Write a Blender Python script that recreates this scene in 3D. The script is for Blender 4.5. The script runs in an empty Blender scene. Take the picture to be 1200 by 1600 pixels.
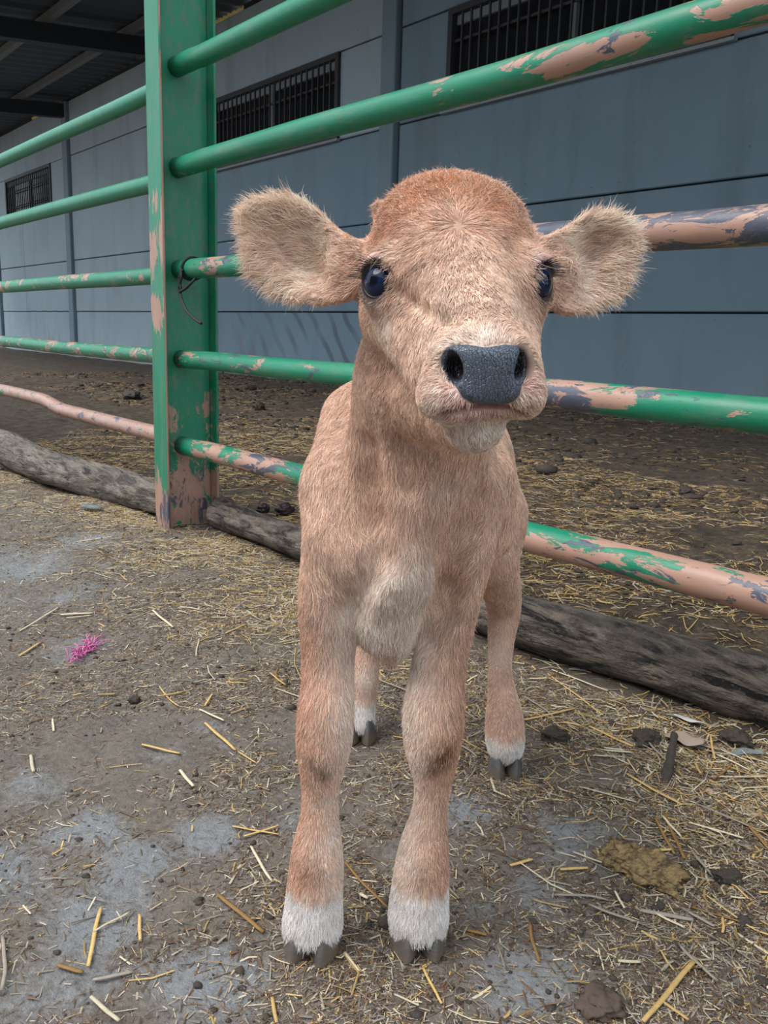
import bpy, bmesh, math, random
import numpy as np
from mathutils import Vector, Matrix

S = bpy.context.scene
COL = S.collection
random.seed(7)
rng = np.random.default_rng(11)

# ------------------------------------------------------------------ camera
EYE = 0.75                                   # lens height in metres
FPX, YAW, PITCH, ROLL = 1335.2, 0.8787, 0.2054, 0.0324
def basis(yaw):
    F = np.array([-math.sin(yaw)*math.cos(PITCH), math.cos(yaw)*math.cos(PITCH), -math.sin(PITCH)])
    r0 = np.array([math.cos(yaw), math.sin(yaw), 0.0]); u0 = np.cross(r0, F)
    return F, math.cos(ROLL)*r0+math.sin(ROLL)*u0, -math.sin(ROLL)*r0+math.cos(ROLL)*u0
FW, RT, UP = basis(YAW)
cd = bpy.data.cameras.new('camera'); cam = bpy.data.objects.new('camera', cd); COL.objects.link(cam)
cd.sensor_fit = 'HORIZONTAL'; cd.sensor_width = 36.0; cd.lens = FPX*36.0/1200.0
cd.clip_start = 0.02; cd.clip_end = 300
cam.matrix_world = Matrix(((RT[0], UP[0], -FW[0], 0), (RT[1], UP[1], -FW[1], 0), (RT[2], UP[2], -FW[2], EYE), (0, 0, 0, 1)))
S.camera = cam

# ------------------------------------------------------------------ light: an overcast sky, a very soft sun through the cloud
world = bpy.data.worlds.new('overcast_sky'); S.world = world; world.use_nodes = True
wn = world.node_tree; wn.nodes.clear()
wo = wn.nodes.new('ShaderNodeOutputWorld'); wb = wn.nodes.new('ShaderNodeBackground')
wb.inputs['Color'].default_value = (0.80, 0.90, 1.0, 1); wb.inputs['Strength'].default_value = 1.15
tc = wn.nodes.new('ShaderNodeTexCoord'); sz_ = wn.nodes.new('ShaderNodeSeparateXYZ'); mr = wn.nodes.new('ShaderNodeMapRange')   # overcast: brighter overhead
wn.links.new(tc.outputs['Generated'], sz_.inputs[0]); wn.links.new(sz_.outputs[2], mr.inputs[0])
for i_, v_ in ((1, 0.0), (2, 1.0), (3, 0.88), (4, 1.45)): mr.inputs[i_].default_value = v_
wn.links.new(mr.outputs[0], wb.inputs['Strength']); wn.links.new(wb.outputs[0], wo.inputs[0])
sd = bpy.data.lights.new('soft_sun', 'SUN'); sun = bpy.data.objects.new('soft_sun', sd); COL.objects.link(sun)
sd.energy = 2.0; sd.angle = math.radians(38); sd.color = (1.0, 0.97, 0.93)
sun.rotation_euler = Vector((0.22, 0.52, -0.83)).to_track_quat('-Z', 'Y').to_euler()
S.view_settings.view_transform = 'Standard'; S.view_settings.look = 'None'
S.view_settings.gamma = 1.0; S.view_settings.use_curve_mapping = False
S.view_settings.exposure = 0.40

# ------------------------------------------------------------------ helpers
def tag(o, label=None, cat=None, group=None, kind=None):
    if label: o['label'] = label
    if cat: o['category'] = cat
    if group: o['group'] = group
    if kind: o['kind'] = kind
    return o
def link(name, me, mat=None, parent=None):
    o = bpy.data.objects.new(name, me); COL.objects.link(o)
    if mat is not None: me.materials.append(mat)
    if parent is not None: o.parent = parent
    return o
def empty(name, loc=(0, 0, 0), rz=0.0):
    o = bpy.data.objects.new(name, None); COL.objects.link(o); o.location = loc; o.rotation_euler = (0, 0, rz)
    o.empty_display_size = 0.1
    return o
def np_mesh(name, V, Fs, smooth=True):
    """V (n,3), Fs (m,k) with one face size."""
    me = bpy.data.meshes.new(name); V = np.asarray(V, np.float32); Fs = np.asarray(Fs, np.int32)
    m, k = Fs.shape
    me.vertices.add(len(V)); me.vertices.foreach_set('co', V.ravel())
    me.loops.add(m*k); me.loops.foreach_set('vertex_index', Fs.ravel())
    me.polygons.add(m); me.polygons.foreach_set('loop_start', np.arange(0, m*k, k, dtype=np.int32))
    me.update(calc_edges=True)
    if smooth: me.polygons.foreach_set('use_smooth', np.ones(m, bool))
    return me
def set_col(me, C, name='col', domain='POINT'):
    a = me.attributes.new(name, 'FLOAT_COLOR', domain)
    C = np.asarray(C, np.float32)
    if C.shape[1] == 3: C = np.concatenate([C, np.ones((len(C), 1), np.float32)], 1)
    a.data.foreach_set('color', C.ravel())
def bm_mesh(name, bm, smooth=False, angle=40):
    me = bpy.data.meshes.new(name); bmesh.ops.recalc_face_normals(bm, faces=bm.faces[:])
    bm.to_mesh(me); bm.free()
    if smooth:
        me.polygons.foreach_set('use_smooth', np.ones(len(me.polygons), bool)); me.set_sharp_from_angle(angle=math.radians(angle))
    return me
def add_box(bm, x0, x1, y0, y1, z0, z1, bevel=0.0):
    r = bmesh.ops.create_cube(bm, size=1.0)
    for v in r['verts']:
        v.co = Vector((x0+(v.co.x+.5)*(x1-x0), y0+(v.co.y+.5)*(y1-y0), z0+(v.co.z+.5)*(z1-z0)))
    if bevel:
        es = list({e for v in r['verts'] for e in v.link_edges})
        bmesh.ops.bevel(bm, geom=es, offset=bevel, segments=1, affect='EDGES')
def box_obj(name, dims, mat, parent=None, bevel=0.0):
    bm = bmesh.new(); add_box(bm, *dims, bevel=bevel); return link(name, bm_mesh(name, bm), mat, parent)
def tube_data(pts, rad, seg=12, cap=True, jitter=None):
    pts = np.asarray(pts, float); n = len(pts); rad = np.broadcast_to(np.asarray(rad, float), (n,))
    V = []; T = np.gradient(pts, axis=0); T /= np.linalg.norm(T, axis=1)[:, None]+1e-12
    up = np.array([0, 0, 1.0]) if abs(T[0, 2]) < .9 else np.array([1.0, 0, 0])
    N = np.cross(T[0], up); N /= np.linalg.norm(N)
    for i in range(n):
        N = N-T[i]*(N@T[i]); N /= np.linalg.norm(N); B = np.cross(T[i], N)
        for k in range(seg):
            a = 2*math.pi*k/seg; q = rad[i]*(jitter[i][k] if jitter is not None else 1)
            V.append(pts[i]+q*(math.cos(a)*N+math.sin(a)*B))
    Fq = [[i*seg+k, i*seg+(k+1) % seg, (i+1)*seg+(k+1) % seg, (i+1)*seg+k] for i in range(n-1) for k in range(seg)]
    if cap:
        V.append(pts[0]); V.append(pts[-1]); a, b = n*seg, n*seg+1
        Fq += [[a, (k+1) % seg, k, k] for k in range(seg)]+[[b, (n-1)*seg+k, (n-1)*seg+(k+1) % seg, (n-1)*seg+(k+1) % seg] for k in range(seg)]
    return np.array(V), Fq
def mesh_mixed(name, V, Fq, smooth=True):
    me = bpy.data.meshes.new(name); me.from_pydata([tuple(v) for v in V], [], [list(dict.fromkeys(f)) for f in Fq]); me.update()
    if smooth: me.polygons.foreach_set('use_smooth', np.ones(len(me.polygons), bool))
    return me
def spline(ctrl, n):
    c = np.asarray(ctrl, float); c = np.vstack([2*c[0]-c[1], c, 2*c[-1]-c[-2]]); m = len(c)-3; out = []
    for u in np.linspace(0, m-1e-6, n):
        i = int(u); t = u-i; p0, p1, p2, p3 = c[i:i+4]
        out.append(.5*((2*p1)+(-p0+p2)*t+(2*p0-5*p1+4*p2-p3)*t*t+(-p0+3*p1-3*p2+p3)*t**3))
    return np.array(out)
# lattice value noise, any number of points
def _h(ix, iy, iz, s):
    n = (ix.astype(np.int64)*374761393+iy.astype(np.int64)*668265263+iz.astype(np.int64)*2147483647+s*974634777) & 0xffffffff
    n = ((n ^ (n >> 13))*1274126177) & 0xffffffff
    return ((n ^ (n >> 16)) & 0xffffff)/float(0xffffff)
def vnoise(P, scale=1.0, seed=0):
    P = np.asarray(P, float)*scale
    if P.shape[1] == 2: P = np.concatenate([P, np.zeros((len(P), 1))], 1)
    i = np.floor(P); f = P-i; f = f*f*(3-2*f); i = i.astype(np.int64); out = 0
    for dx in (0, 1):
        for dy in (0, 1):
            for dz in (0, 1):
                w = (f[:, 0] if dx else 1-f[:, 0])*(f[:, 1] if dy else 1-f[:, 1])*(f[:, 2] if dz else 1-f[:, 2])
                out = out+w*_h(i[:, 0]+dx, i[:, 1]+dy, i[:, 2]+dz, seed)
    return out*2-1
def fbm(P, scale, seed=0, oct=4):
    out = 0; a = 1.0
    for o in range(oct): out = out+a*vnoise(P, scale*2**o, seed+o*17); a *= .5
    return out
# a pixel of the 1200 x 1600 frame -> a point of the place
def ray(px, py, b=None):
    Fb, Rb, Ub = b if b is not None else (FW, RT, UP)
    return Fb+(px-600)/FPX*Rb-(py-800)/FPX*Ub
def ground_pt(px, py, z=0.0):
    d = ray(px, py); t = (z-EYE)/d[2]; return np.array([d[0]*t, d[1]*t, z])

# ------------------------------------------------------------------ material helpers
class NT:
    def __init__(s, name):
        s.m = bpy.data.materials.new(name); s.m.use_nodes = True; s.t = s.m.node_tree; s.t.nodes.clear()
        s.o = s.n('ShaderNodeOutputMaterial'); s.b = s.n('ShaderNodeBsdfPrincipled'); s.l(s.b.outputs[0], s.o.inputs[0])
    def n(s, t, **kw):
        x = s.t.nodes.new(t)
        for k, v in kw.items(): setattr(x, k, v)
        return x
    def l(s, a, b): s.t.links.new(a, b)
    def set(s, **kw):
        for k, v in kw.items(): s.b.inputs[k.replace('_', ' ')].default_value = v if not (isinstance(v, tuple) and len(v) == 3) else (*v, 1)
    def coord(s, scale=(1, 1, 1), loc=(0, 0, 0), kind='Object'):
        c = s.n('ShaderNodeTexCoord'); m = s.n('ShaderNodeMapping'); m.inputs['Scale'].default_value = scale; m.inputs['Location'].default_value = loc
        s.l(c.outputs[kind], m.inputs[0]); return m.outputs[0]
    def noise(s, vec, scale, detail=4, rough=.55, dist=0):
        x = s.n('ShaderNodeTexNoise'); x.inputs['Scale'].default_value = scale; x.inputs['Detail'].default_value = detail
        x.inputs['Roughness'].default_value = rough; x.inputs['Distortion'].default_value = dist; s.l(vec, x.inputs['Vector']); return x.outputs['Fac']
    def ramp(s, fac, stops):
        x = s.n('ShaderNodeValToRGB'); s.l(fac, x.inputs[0]); r = x.color_ramp
        while len(r.elements) < len(stops): r.elements.new(.5)
        for e, (p, c) in zip(r.elements, stops):
            e.position = p; e.color = (*c, 1) if isinstance(c, tuple) else (c, c, c, 1)
        return x.outputs[0]
    def mix(s, fac, a, b):
        x = s.n('ShaderNodeMix', data_type='RGBA')
        for sock, v in ((x.inputs[0], fac), (x.inputs[6], a), (x.inputs[7], b)):
            if isinstance(v, (int, float)): sock.default_value = v
            elif isinstance(v, tuple): sock.default_value = (*v, 1)
            else: s.l(v, sock)
        return x.outputs[2]
    def math(s, op, a, b=0.0, clamp=False):
        x = s.n('ShaderNodeMath', operation=op); x.use_clamp = clamp
        for i, v in enumerate((a, b)):
            if isinstance(v, (int, float)): x.inputs[i].default_value = v
            else: s.l(v, x.inputs[i])
        return x.outputs[0]
    def sep(s, vec):
        x = s.n('ShaderNodeSeparateXYZ'); s.l(vec, x.inputs[0]); return x.outputs
    def attr(s, name):
        x = s.n('ShaderNodeAttribute'); x.attribute_name = name; return x
    def bump(s, h, strength=.4, dist=.01):
        x = s.n('ShaderNodeBump'); x.inputs['Strength'].default_value = strength; x.inputs['Distance'].default_value = dist
        s.l(h, x.inputs['Height']); s.l(x.outputs[0], s.b.inputs['Normal'])
    def col(s, c):
        if isinstance(c, tuple): s.b.inputs['Base Color'].default_value = (*c, 1)
        else: s.l(c, s.b.inputs['Base Color'])
def plain(name, c, rough=.7, metal=0.0, var=.25, scale=30):
    t = NT(name); v = t.coord(); n = t.noise(v, scale)
    t.col(t.mix(n, tuple(x*(1-var) for x in c), tuple(min(1, x*(1+var)) for x in c))); t.set(Roughness=rough, Metallic=metal); t.bump(n, .15, .004)
    return t.m

GREEN, PRIMER, STEEL = (0.010, 0.215, 0.115), (0.47, 0.27, 0.20), (0.058, 0.066, 0.092)
def paint(name, primer_at, steel_at, seed=0.0, stretch=.45, bare=(), vertical=False, grime=.3, dirtcol=(0.30, 0.25, 0.22), edge=0.0):
    """green paint flaking to primer and bare steel; bare = [(centre, width, amount)] along the member's own length"""
    t = NT(name); sc = (1, 1, stretch) if vertical else (stretch, 1, 1)
    v = t.coord(sc, (seed, seed*1.7, seed*.6)); raw = t.coord()
    sx, sy, sz = t.sep(raw); along = sz if vertical else sx
    n1 = t.noise(v, 15, 7, .68, .5); n2 = t.noise(v, 24, 7, .7, .7); n3 = t.noise(v, 90, 3)
    w1 = n1; w2 = n2
    for c, wd, am in bare:
        g = t.math('DIVIDE', t.math('SUBTRACT', along, c), wd); g = t.math('POWER', 2.718, t.math('MULTIPLY', t.math('MULTIPLY', g, g), -1))
        w1 = t.math('ADD', w1, t.math('MULTIPLY', g, am)); w2 = t.math('ADD', w2, t.math('MULTIPLY', g, am*.7))
    if edge: w1 = t.math('ADD', w1, t.math('MULTIPLY', t.math('GREATER_THAN', t.math('ABSOLUTE', sx), edge), .28))
    m1 = t.ramp(w1, [(primer_at, 0.0), (primer_at+.015, 1.0)]); m2 = t.ramp(w2, [(steel_at, 0.0), (steel_at+.02, 1.0)])
    gv = t.mix(t.noise(v, 5, 4), tuple(x*.8 for x in GREEN), tuple(min(1, x*1.35) for x in GREEN))
    pv = t.mix(t.noise(v, 30, 4), tuple(x*.72 for x in PRIMER), tuple(min(1, x*1.22) for x in PRIMER))
    c = t.mix(m1, gv, pv); c = t.mix(m2, c, t.mix(n3, STEEL, tuple(x*1.8 for x in STEEL)))
    dirt = t.ramp(t.noise(v, 34, 6, .75), [(.48, 0.0), (.72, 1.0)])
    c = t.mix(t.math('MULTIPLY', dirt, grime), c, dirtcol)
    chip = t.ramp(t.noise(v, 70, 5, .7), [(.66, 0.0), (.69, .8)]); c = t.mix(chip, c, STEEL)
    t.col(c); t.set(Roughness=.38, Specular_IOR_Level=.5)
    h = t.math('SUBTRACT', 1.0, t.math('MULTIPLY', m1, .5)); h = t.math('SUBTRACT', h, t.math('MULTIPLY', m2, .3)); h = t.math('ADD', h, t.math('MULTIPLY', n3, .15))
    t.bump(h, .5, .002)
    return t.m
# ------------------------------------------------------------------ ground
FENCE_Y = 1.46
BARE = []                                    # wet concrete showing through the trodden dung: (x, y, radius)
for px, py, r in ((40, 880, .28), (150, 842, .14), (60, 930, .2), (110, 1010, .12), (470, 1265, .10), (210, 1355, .07), (60, 1230, .08), (20, 1370, .10),
                  (130, 1440, .09), (300, 1540, .08), (330, 1300, .07), (250, 1180, .08), (330, 1135, .06), (720, 1270, .07), (880, 1310, .09), (830, 1400, .07),
                  (820, 1520, .10), (60, 1560, .10), (640, 1330, .08), (350, 1160, .05), (890, 1330, .06), (760, 1420, .05), (110, 1300, .08), (190, 1390, .07), (30, 1560, .1)):
    g = ground_pt(px, py); BARE.append((g[0], g[1], r*1.15))
def ground_h(x, y):
    P = np.stack([x, y], 1); pen = np.clip((y-1.75)/.5, 0, 1)
    h = .010*fbm(P, 2.2, 1, 4)+.0045*fbm(P, 16, 2, 3)
    h = h+pen*(.016*fbm(P, 5.5, 4, 4)+.02)+.022*np.exp(-((y-1.25)/.22)**2)*(.6+.4*vnoise(P, 3, 8))
    near = np.exp(-(((x+.75)/.45)**2+((y-.72)/.45)**2)); h = h*(1-.75*near)
    return h-.004
def axis(segs):
    out = [segs[0][0]]
    for a, b, s in segs: out += list(np.linspace(a, b, max(2, int(round((b-a)/s))+1))[1:])
    return np.array(out)
gx_ = axis([(-60, -34, 6), (-34, -12, .5), (-12, -5, .08), (-5, -2.2, .025), (-2.2, .1, .0095), (.1, 1.5, .06), (1.5, 5, .5), (5, 40, 7)])
gy_ = axis([(-40, -4, 6), (-4, -.6, .2), (-.6, 1.9, .011), (1.9, 3.6, .025), (3.6, 7.6, .08)])
GX, GY = np.meshgrid(gx_, gy_, indexing='ij'); gxf, gyf = GX.ravel(), GY.ravel(); gzf = ground_h(gxf, gyf)
nx_, ny_ = len(gx_), len(gy_); I = (np.arange(nx_-1)[:, None]*ny_+np.arange(ny_-1)[None, :]).ravel()
me = np_mesh('floor', np.stack([gxf, gyf, gzf], 1), np.stack([I, I+ny_, I+ny_+1, I+1], 1))
bare = np.zeros(len(gxf)); PG = np.stack([gxf, gyf], 1)
for x, y, r in BARE: bare = np.maximum(bare, np.exp(-((gxf-x)**2+(gyf-y)**2)/(r*r)))
bare = bare+.30*fbm(PG, 9, 21, 4)+.16*fbm(PG, 2.6, 23, 2)-.12; bare[gyf > 1.3] -= .8
pen = np.clip((gyf-1.35)/.35, 0, 1)
set_col(me, np.stack([np.clip(bare, 0, 1), pen, 0*pen], 1), 'mask')
t = NT('trodden_ground'); v = t.coord(); am = t.n('ShaderNodeAttribute'); am.attribute_name = 'mask'; ms = t.n('ShaderNodeSeparateColor'); t.l(am.outputs['Color'], ms.inputs[0])
n1 = t.noise(v, 9, 8, .7); n2 = t.noise(v, 85, 6, .75); n3 = t.noise(v, 260, 4, .7)
mud = t.mix(t.ramp(n2, [(.3, 0.0), (.72, 1.0)]), (.036, .028, .022), (.29, .235, .19)); mud = t.mix(t.ramp(n1, [(.35, 0.0), (.7, 1.0)]), mud, t.mix(n3, (.13, .105, .085), (.30, .25, .205)))
penc = t.mix(t.ramp(n2, [(.3, 0.0), (.75, 1.0)]), (.045, .032, .021), (.27, .19, .115)); penc = t.mix(t.ramp(t.noise(v, 3.5, 6, .7), [(.42, 0.0), (.62, 1.0)]), t.mix(.4, penc, (.06, .04, .026)), penc)
n4 = t.noise(v, 13, 9, .78); penc = t.mix(t.ramp(n4, [(.40, 1.0), (.56, 0.0)]), penc, (.045, .03, .021)); conc = t.mix(n2, (.17, .18, .19), (.40, .42, .44))
mk = t.ramp(t.math('ADD', ms.outputs[0], t.math('MULTIPLY', t.math('SUBTRACT', n2, .5), 1.1)), [(.52, 0.0), (1.0, 1.0)])
c = t.mix(ms.outputs[1], mud, penc); c = t.mix(t.math('MULTIPLY', mk, .75), c, conc); t.col(c)
t.l(t.ramp(t.math('SUBTRACT', n1, t.math('MULTIPLY', mk, .2)), [(.2, .55), (.6, .85)]), t.b.inputs['Roughness'])
t.bump(t.math('ADD', t.math('ADD', n2, t.math('MULTIPLY', n3, .5)), t.math('MULTIPLY', t.math('MULTIPLY', n4, ms.outputs[1]), 5.0)), .8, .010)
floor = tag(link('floor', me, t.m), kind='structure')

# ------------------------------------------------------------------ back wall: precast concrete panels between concrete columns
WY = 7.31; COLS = [-31.75, -26.05, -20.35, -14.65, -8.95, -3.25, 2.45]; ROWS = [-.12, 1.03, 2.17, 3.31, 4.42, 5.55]
def concrete(name, lo, hi, seed, rub=False):
    t = NT(name); v = t.coord((1, 1, 1), (seed, seed*2.1, 0)); raw = t.coord()
    n = t.noise(v, .9, 5, .6); st = t.noise(t.coord((1, 1, .16), (seed*3, 0, 0)), 2.2, 5, .6); sp = t.noise(v, 22, 3, .7)
    c = t.mix(n, lo, hi); c = t.mix(t.ramp(st, [(.52, 0.0), (.8, .5)]), c, tuple(x*.55 for x in lo))
    c = t.mix(t.ramp(sp, [(.71, 0.0), (.74, .85)]), c, (.035, .035, .04))
    ru = t.noise(t.coord((1, 1, .5), (seed*5, 3, 1)), 1.6, 5, .65); z = t.sep(raw)[2]
    low = t.ramp(z, [(.0, 1.0), (1.0, .25)]); c = t.mix(t.math('MULTIPLY', t.ramp(ru, [(.57, 0.0), (.70, .5)]), low), c, (.20, .12, .07))
    if rub:
        w = t.n('ShaderNodeTexWave'); w.bands_direction = 'DIAGONAL'; w.inputs['Scale'].default_value = 1.5; w.inputs['Distortion'].default_value = 3.0; w.inputs['Detail'].default_value = 2
        t.l(t.coord((1, 0, .8)), w.inputs[0]); m = t.ramp(w.outputs['Fac'], [(.66, 0.0), (.9, .55)])
        c = t.mix(t.math('MULTIPLY', m, t.ramp(t.noise(v, .8, 2), [(.42, 0.0), (.6, 1.0)])), c, (.07, .075, .085))
    t.col(c); t.set(Roughness=.78); t.bump(t.math('ADD', t.noise(v, 60, 5), t.math('MULTIPLY', sp, .5)), .25, .006)
    return t.m
M_CON = [concrete('precast_concrete', (.165, .245, .305), (.25, .335, .40), 1.3), concrete('precast_concrete_pale', (.31, .395, .45), (.42, .505, .56), 4.1), concrete('precast_concrete_stained', (.15, .22, .27), (.235, .315, .37), 7.7)]  # the pale tone also stands in for brighter light on the left bays
M_RUB = concrete('precast_concrete_rubbed', (.165, .245, .305), (.25, .335, .40), 2.2, True)
M_COLC = concrete('column_concrete', (.17, .235, .285), (.25, .32, .37), 9.0); M_DARK = plain('dark_joint', (.03, .032, .036), .9)
M_IRON = plain('window_iron', (.035, .035, .04), .6); M_SILL = plain('window_sill_concrete', (.30, .32, .34), .8)
wall = tag(empty('wall_back', (0, 0, 0)), kind='structure')
box_obj('backing', (-34.0, 4.0, WY+.14, WY+.34, -.3, 5.5), M_DARK, wall)
WIN = {0: None, 1: (-24.98, -21.45), 3: (-13.56, -10.05), 4: (-7.92, -4.35)}
WIN = {1: (-24.98, -21.45), 3: (-13.56, -10.05), 4: (-7.92, -4.35)}
for i, x in enumerate(COLS): box_obj('column', (x-.15, x+.13, WY-.06, WY+.14, -.2, 5.55), M_COLC, wall, .012)
k = 0
for i in range(len(COLS)-1):
    a, b = COLS[i]+.175, COLS[i+1]-.155
    for r in range(5):
        spans = [(a, b)]
        if r == 3 and i in WIN: spans = [(a, WIN[i][0]), (WIN[i][1], b)]
        if r in (1, 2) and i == 1: spans = [(a, -23.77), (-23.755, b)]
        for s0, s1 in spans:
            m = M_CON[1] if i < 3 else M_CON[(i*5+r*2+k) % 3]  # left bays all pale: the stronger light there is painted into the concrete
            if i == 3 and r == 0: m = M_RUB
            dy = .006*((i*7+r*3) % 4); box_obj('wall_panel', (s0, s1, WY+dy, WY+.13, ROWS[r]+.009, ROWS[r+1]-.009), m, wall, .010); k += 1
box_obj('footing', (-34, 4, WY-.05, WY+.1, -.2, .035), M_SILL, wall, .01)
t = NT('window_glass'); n = t.noise(t.coord(), 1.2, 3); t.col(t.mix(n, (.006, .007, .009), (.03, .032, .036))); t.set(Roughness=.10, Specular_IOR_Level=.6); M_GLASS = t.m
for n_, (i, (x0, x1)) in enumerate(sorted(WIN.items())):
    z0, z1 = ROWS[3]+.01, ROWS[4]-.01; w = tag(empty('window_%d' % (n_+1), ((x0+x1)/2, WY, z0)), kind='structure'); c = (x0+x1)/2
    def wb_(nm, d, m, bv=0.0): return box_obj(nm, (d[0]-c, d[1]-c, d[2]-WY, d[3]-WY, d[4]-z0, d[5]-z0), m, w, bv)
    bm = bmesh.new()
    for d in ((x0, x0+.07, WY-.03, WY+.12, z0, z1), (x1-.07, x1, WY-.03, WY+.12, z0, z1), (x0+.07, x1-.07, WY-.03, WY+.12, z0, z0+.06), (x0+.07, x1-.07, WY-.03, WY+.12, z1-.07, z1)):
        add_box(bm, d[0]-c, d[1]-c, d[2]-WY, d[3]-WY, d[4]-z0, d[5]-z0)
    link('frame', bm_mesh('frame', bm), M_IRON, w)
    mid = (x0+x1)/2
    for p0, p1 in ((x0+.07, mid-.03), (mid+.03, x1-.07)): wb_('pane', (p0, p1, WY+.085, WY+.097, z0+.06, z1-.07), M_GLASS)
    wb_('mullion', (mid-.03, mid+.03, WY+.03, WY+.11, z0+.06, z1-.07), M_SILL)
    nb = 24; step = (x1-x0-.14)/nb
    for q in range(1, nb): wb_('bar', (x0+.07+q*step-.011, x0+.07+q*step+.011, WY-.012, WY+.01, z0+.06, z1-.07), M_IRON)
    for zz in (.36, .74): wb_('cross_bar', (x0+.07, x1-.07, WY+.010, WY+.022, z0+zz-.014, z0+zz+.014), M_IRON)
    wb_('head_rail', (x0+.07, x1-.07, WY+.05, WY+.084, z1-.17, z1-.07), M_SILL)
    wb_('sill', (x0-.05, x1+.05, WY-.06, WY+.0, z0-.03, z0+.0), M_SILL)

# ------------------------------------------------------------------ shed roof: corrugated sheet on purlins and rafters, falling towards the fence
def roof_z(y): return 5.62+.095*(y-WY)
ROOF0 = 2.35
cx_ = np.arange(-27.4, 4.01, .09); prof = np.array([0, .028, .028, 0])[np.arange(len(cx_)) % 4]; ry = np.linspace(ROOF0, 7.75, 7)
V = np.array([(x, y, roof_z(y)+p) for y in ry for x, p in zip(cx_, prof)]); nn = len(cx_); I = (np.arange(len(ry)-1)[:, None]*nn+np.arange(nn-1)[None, :]).ravel()
me = np_mesh('ceiling', V, np.stack([I, I+1, I+nn+1, I+nn], 1), False)
ceil_ = tag(link('ceiling', me, plain('roof_sheet', (.055, .068, .082), .6, .2)), kind='structure')
M_BEAM = plain('roof_beam_steel', (.022, .025, .03), .6); M_PUR = plain('purlin_steel', (.17, .175, .17), .6)
def sloped(name, x0, x1, y0, y1, h0, h1, mat):
    V = [(x, y, roof_z(y)+h) for x in (x0, x1) for y in (y0, y1) for h in (h0, h1)]
    return link(name, mesh_mixed(name, V, [(0, 1, 3, 2), (4, 6, 7, 5), (0, 4, 5, 1), (2, 3, 7, 6), (0, 2, 6, 4), (1, 5, 7, 3)], False), mat, ceil_)
for x in COLS[1:]: sloped('rafter', x-.09, x+.09, ROOF0, WY+.06, -.40, -.12, M_BEAM)
for y in (2.45, 3.68, 5.0, 6.33): sloped('purlin', -27.4, 4, y-.05, y+.06, -.12, -.002, M_PUR)
# closing strip between wall and roof, with three gaps filled by added translucent pieces coloured as yellow daylight
t = NT('gap_daylight'); tr = t.n('ShaderNodeBsdfTranslucent'); tr.inputs[0].default_value = (.95, .80, .45, 1); mx = t.n('ShaderNodeMixShader'); mx.inputs[0].default_value = .75
t.col((.8, .65, .3)); t.l(t.b.outputs[0], mx.inputs[1]); t.l(tr.outputs[0], mx.inputs[2]); t.l(mx.outputs[0], t.o.inputs[0]); M_GAPLIGHT = t.m
GAPS = [(-22.75, -22.2), (-21.0, -20.62), (-13.6, -12.6)]; e = -27.4
for a, b in GAPS+[(4.0, 4.0)]:
    if a > e: box_obj('closure_strip', (e, a, WY+.02, WY+.10, 5.5, roof_z(WY)-.004), M_DARK, wall)
    if b > a:
        m = 24; V, Fq = tube_data([(a+.02+(b-a-.04)*i/m, WY+.06, 5.585+.008*math.sin(i*1.7)) for i in range(m+1)], [.032*(.6+.6*abs(math.sin(i*2.3+a))) for i in range(m+1)], 8)
        link('gap_daylight', mesh_mixed('gap_daylight', V, Fq), M_GAPLIGHT, wall)
    e = b

# unseen wall added behind the viewer to darken the right of the back wall
tag(box_obj('wall_shade_added', (-7.0, 14.0, -7.4, -7.2, -.3, 5.2), M_CON[2]), kind='structure')

# ------------------------------------------------------------------ the fence
fence = tag(empty('pipe_fence', (-2.975, 1.48, 0)), 'green painted steel pipe fence with a tall I-beam post, paint flaking to primer', 'fence')
PX, PY = -2.975, 1.48
pb = [(1.04, .11, .26), (1.20, .06, .16), (.80, .08, .20), (.08, .12, .26), (.0, .1, .15), (.36, .08, .04)]
M_POST = paint('post_paint', .66, .74, 1.0, .22, pb, True, .4, (.27, .205, .165), edge=.0535); M_WEB = paint('post_web_paint', .69, .76, 5.0, .5, [(.05, .16, .30), (.40, .12, .14), (.22, .1, .12), (.98, .04, .1)], True, .6, (.22, .17, .14))
def ibeam_piece(name, d, mat, parent): return box_obj(name, (d[0], d[1], d[2], d[3], d[4], d[5]), mat, parent, .0025)
post = ibeam_piece('post', (-.0035, .0035, -.098, .098, -.05, 2.6), M_WEB, fence); post['label'] = 'green I-beam fence post web'
ibeam_piece('flange', (-.055, .055, -.108, -.098, -.05, 2.6), M_POST, post); ibeam_piece('flange', (-.055, .055, .098, .108, -.05, 2.6), M_WEB, post)
RAILZ = [1.635, 1.305, .955, .635, .312]; RR = [.0335, .0345, .0345, .0325, .0345]
RP = [paint('rail_paint_top', .72, .74, 2.0, .35, [(2.2, .5, .1)]),
      paint('rail_paint_second', .66, .72, 8.5, .3, [(2.05, .40, .13), (1.5, .16, .09), (.16, .07, .12), (2.7, .4, .2)], grime=.35),
      paint('rail_paint_third', .63, .66, 3.7, .3, [(.32, .12, .16), (1.80, .22, .20), (2.3, .45, .26), (1.2, .4, .1)]),
      paint('rail_paint_fourth', .585, .59, 6.1, .3, [(1.80, .25, .12), (.5, .2, .06), (2.7, .5, -.15)]),
      paint('rail_paint_bottom', .53, .62, 4.4, .3, [(.04, .08, -.1), (.3, .1, .10), (.60, .12, .16), (1.2, .3, .05), (2.2, .3, .10)])]
RPL = [paint('rail_paint_top_far', .70, .72, 12.0), paint('rail_paint_second_far', .64, .68, 13.5), paint('rail_paint_third_far', .58, .64, 14.2, grime=.45), paint('rail_paint_fourth_far', .54, .60, 15.9, grime=.5), paint('rail_paint_bottom_far', .38, .58, 16.4, grime=.9, dirtcol=(.46, .38, .38))]
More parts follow.
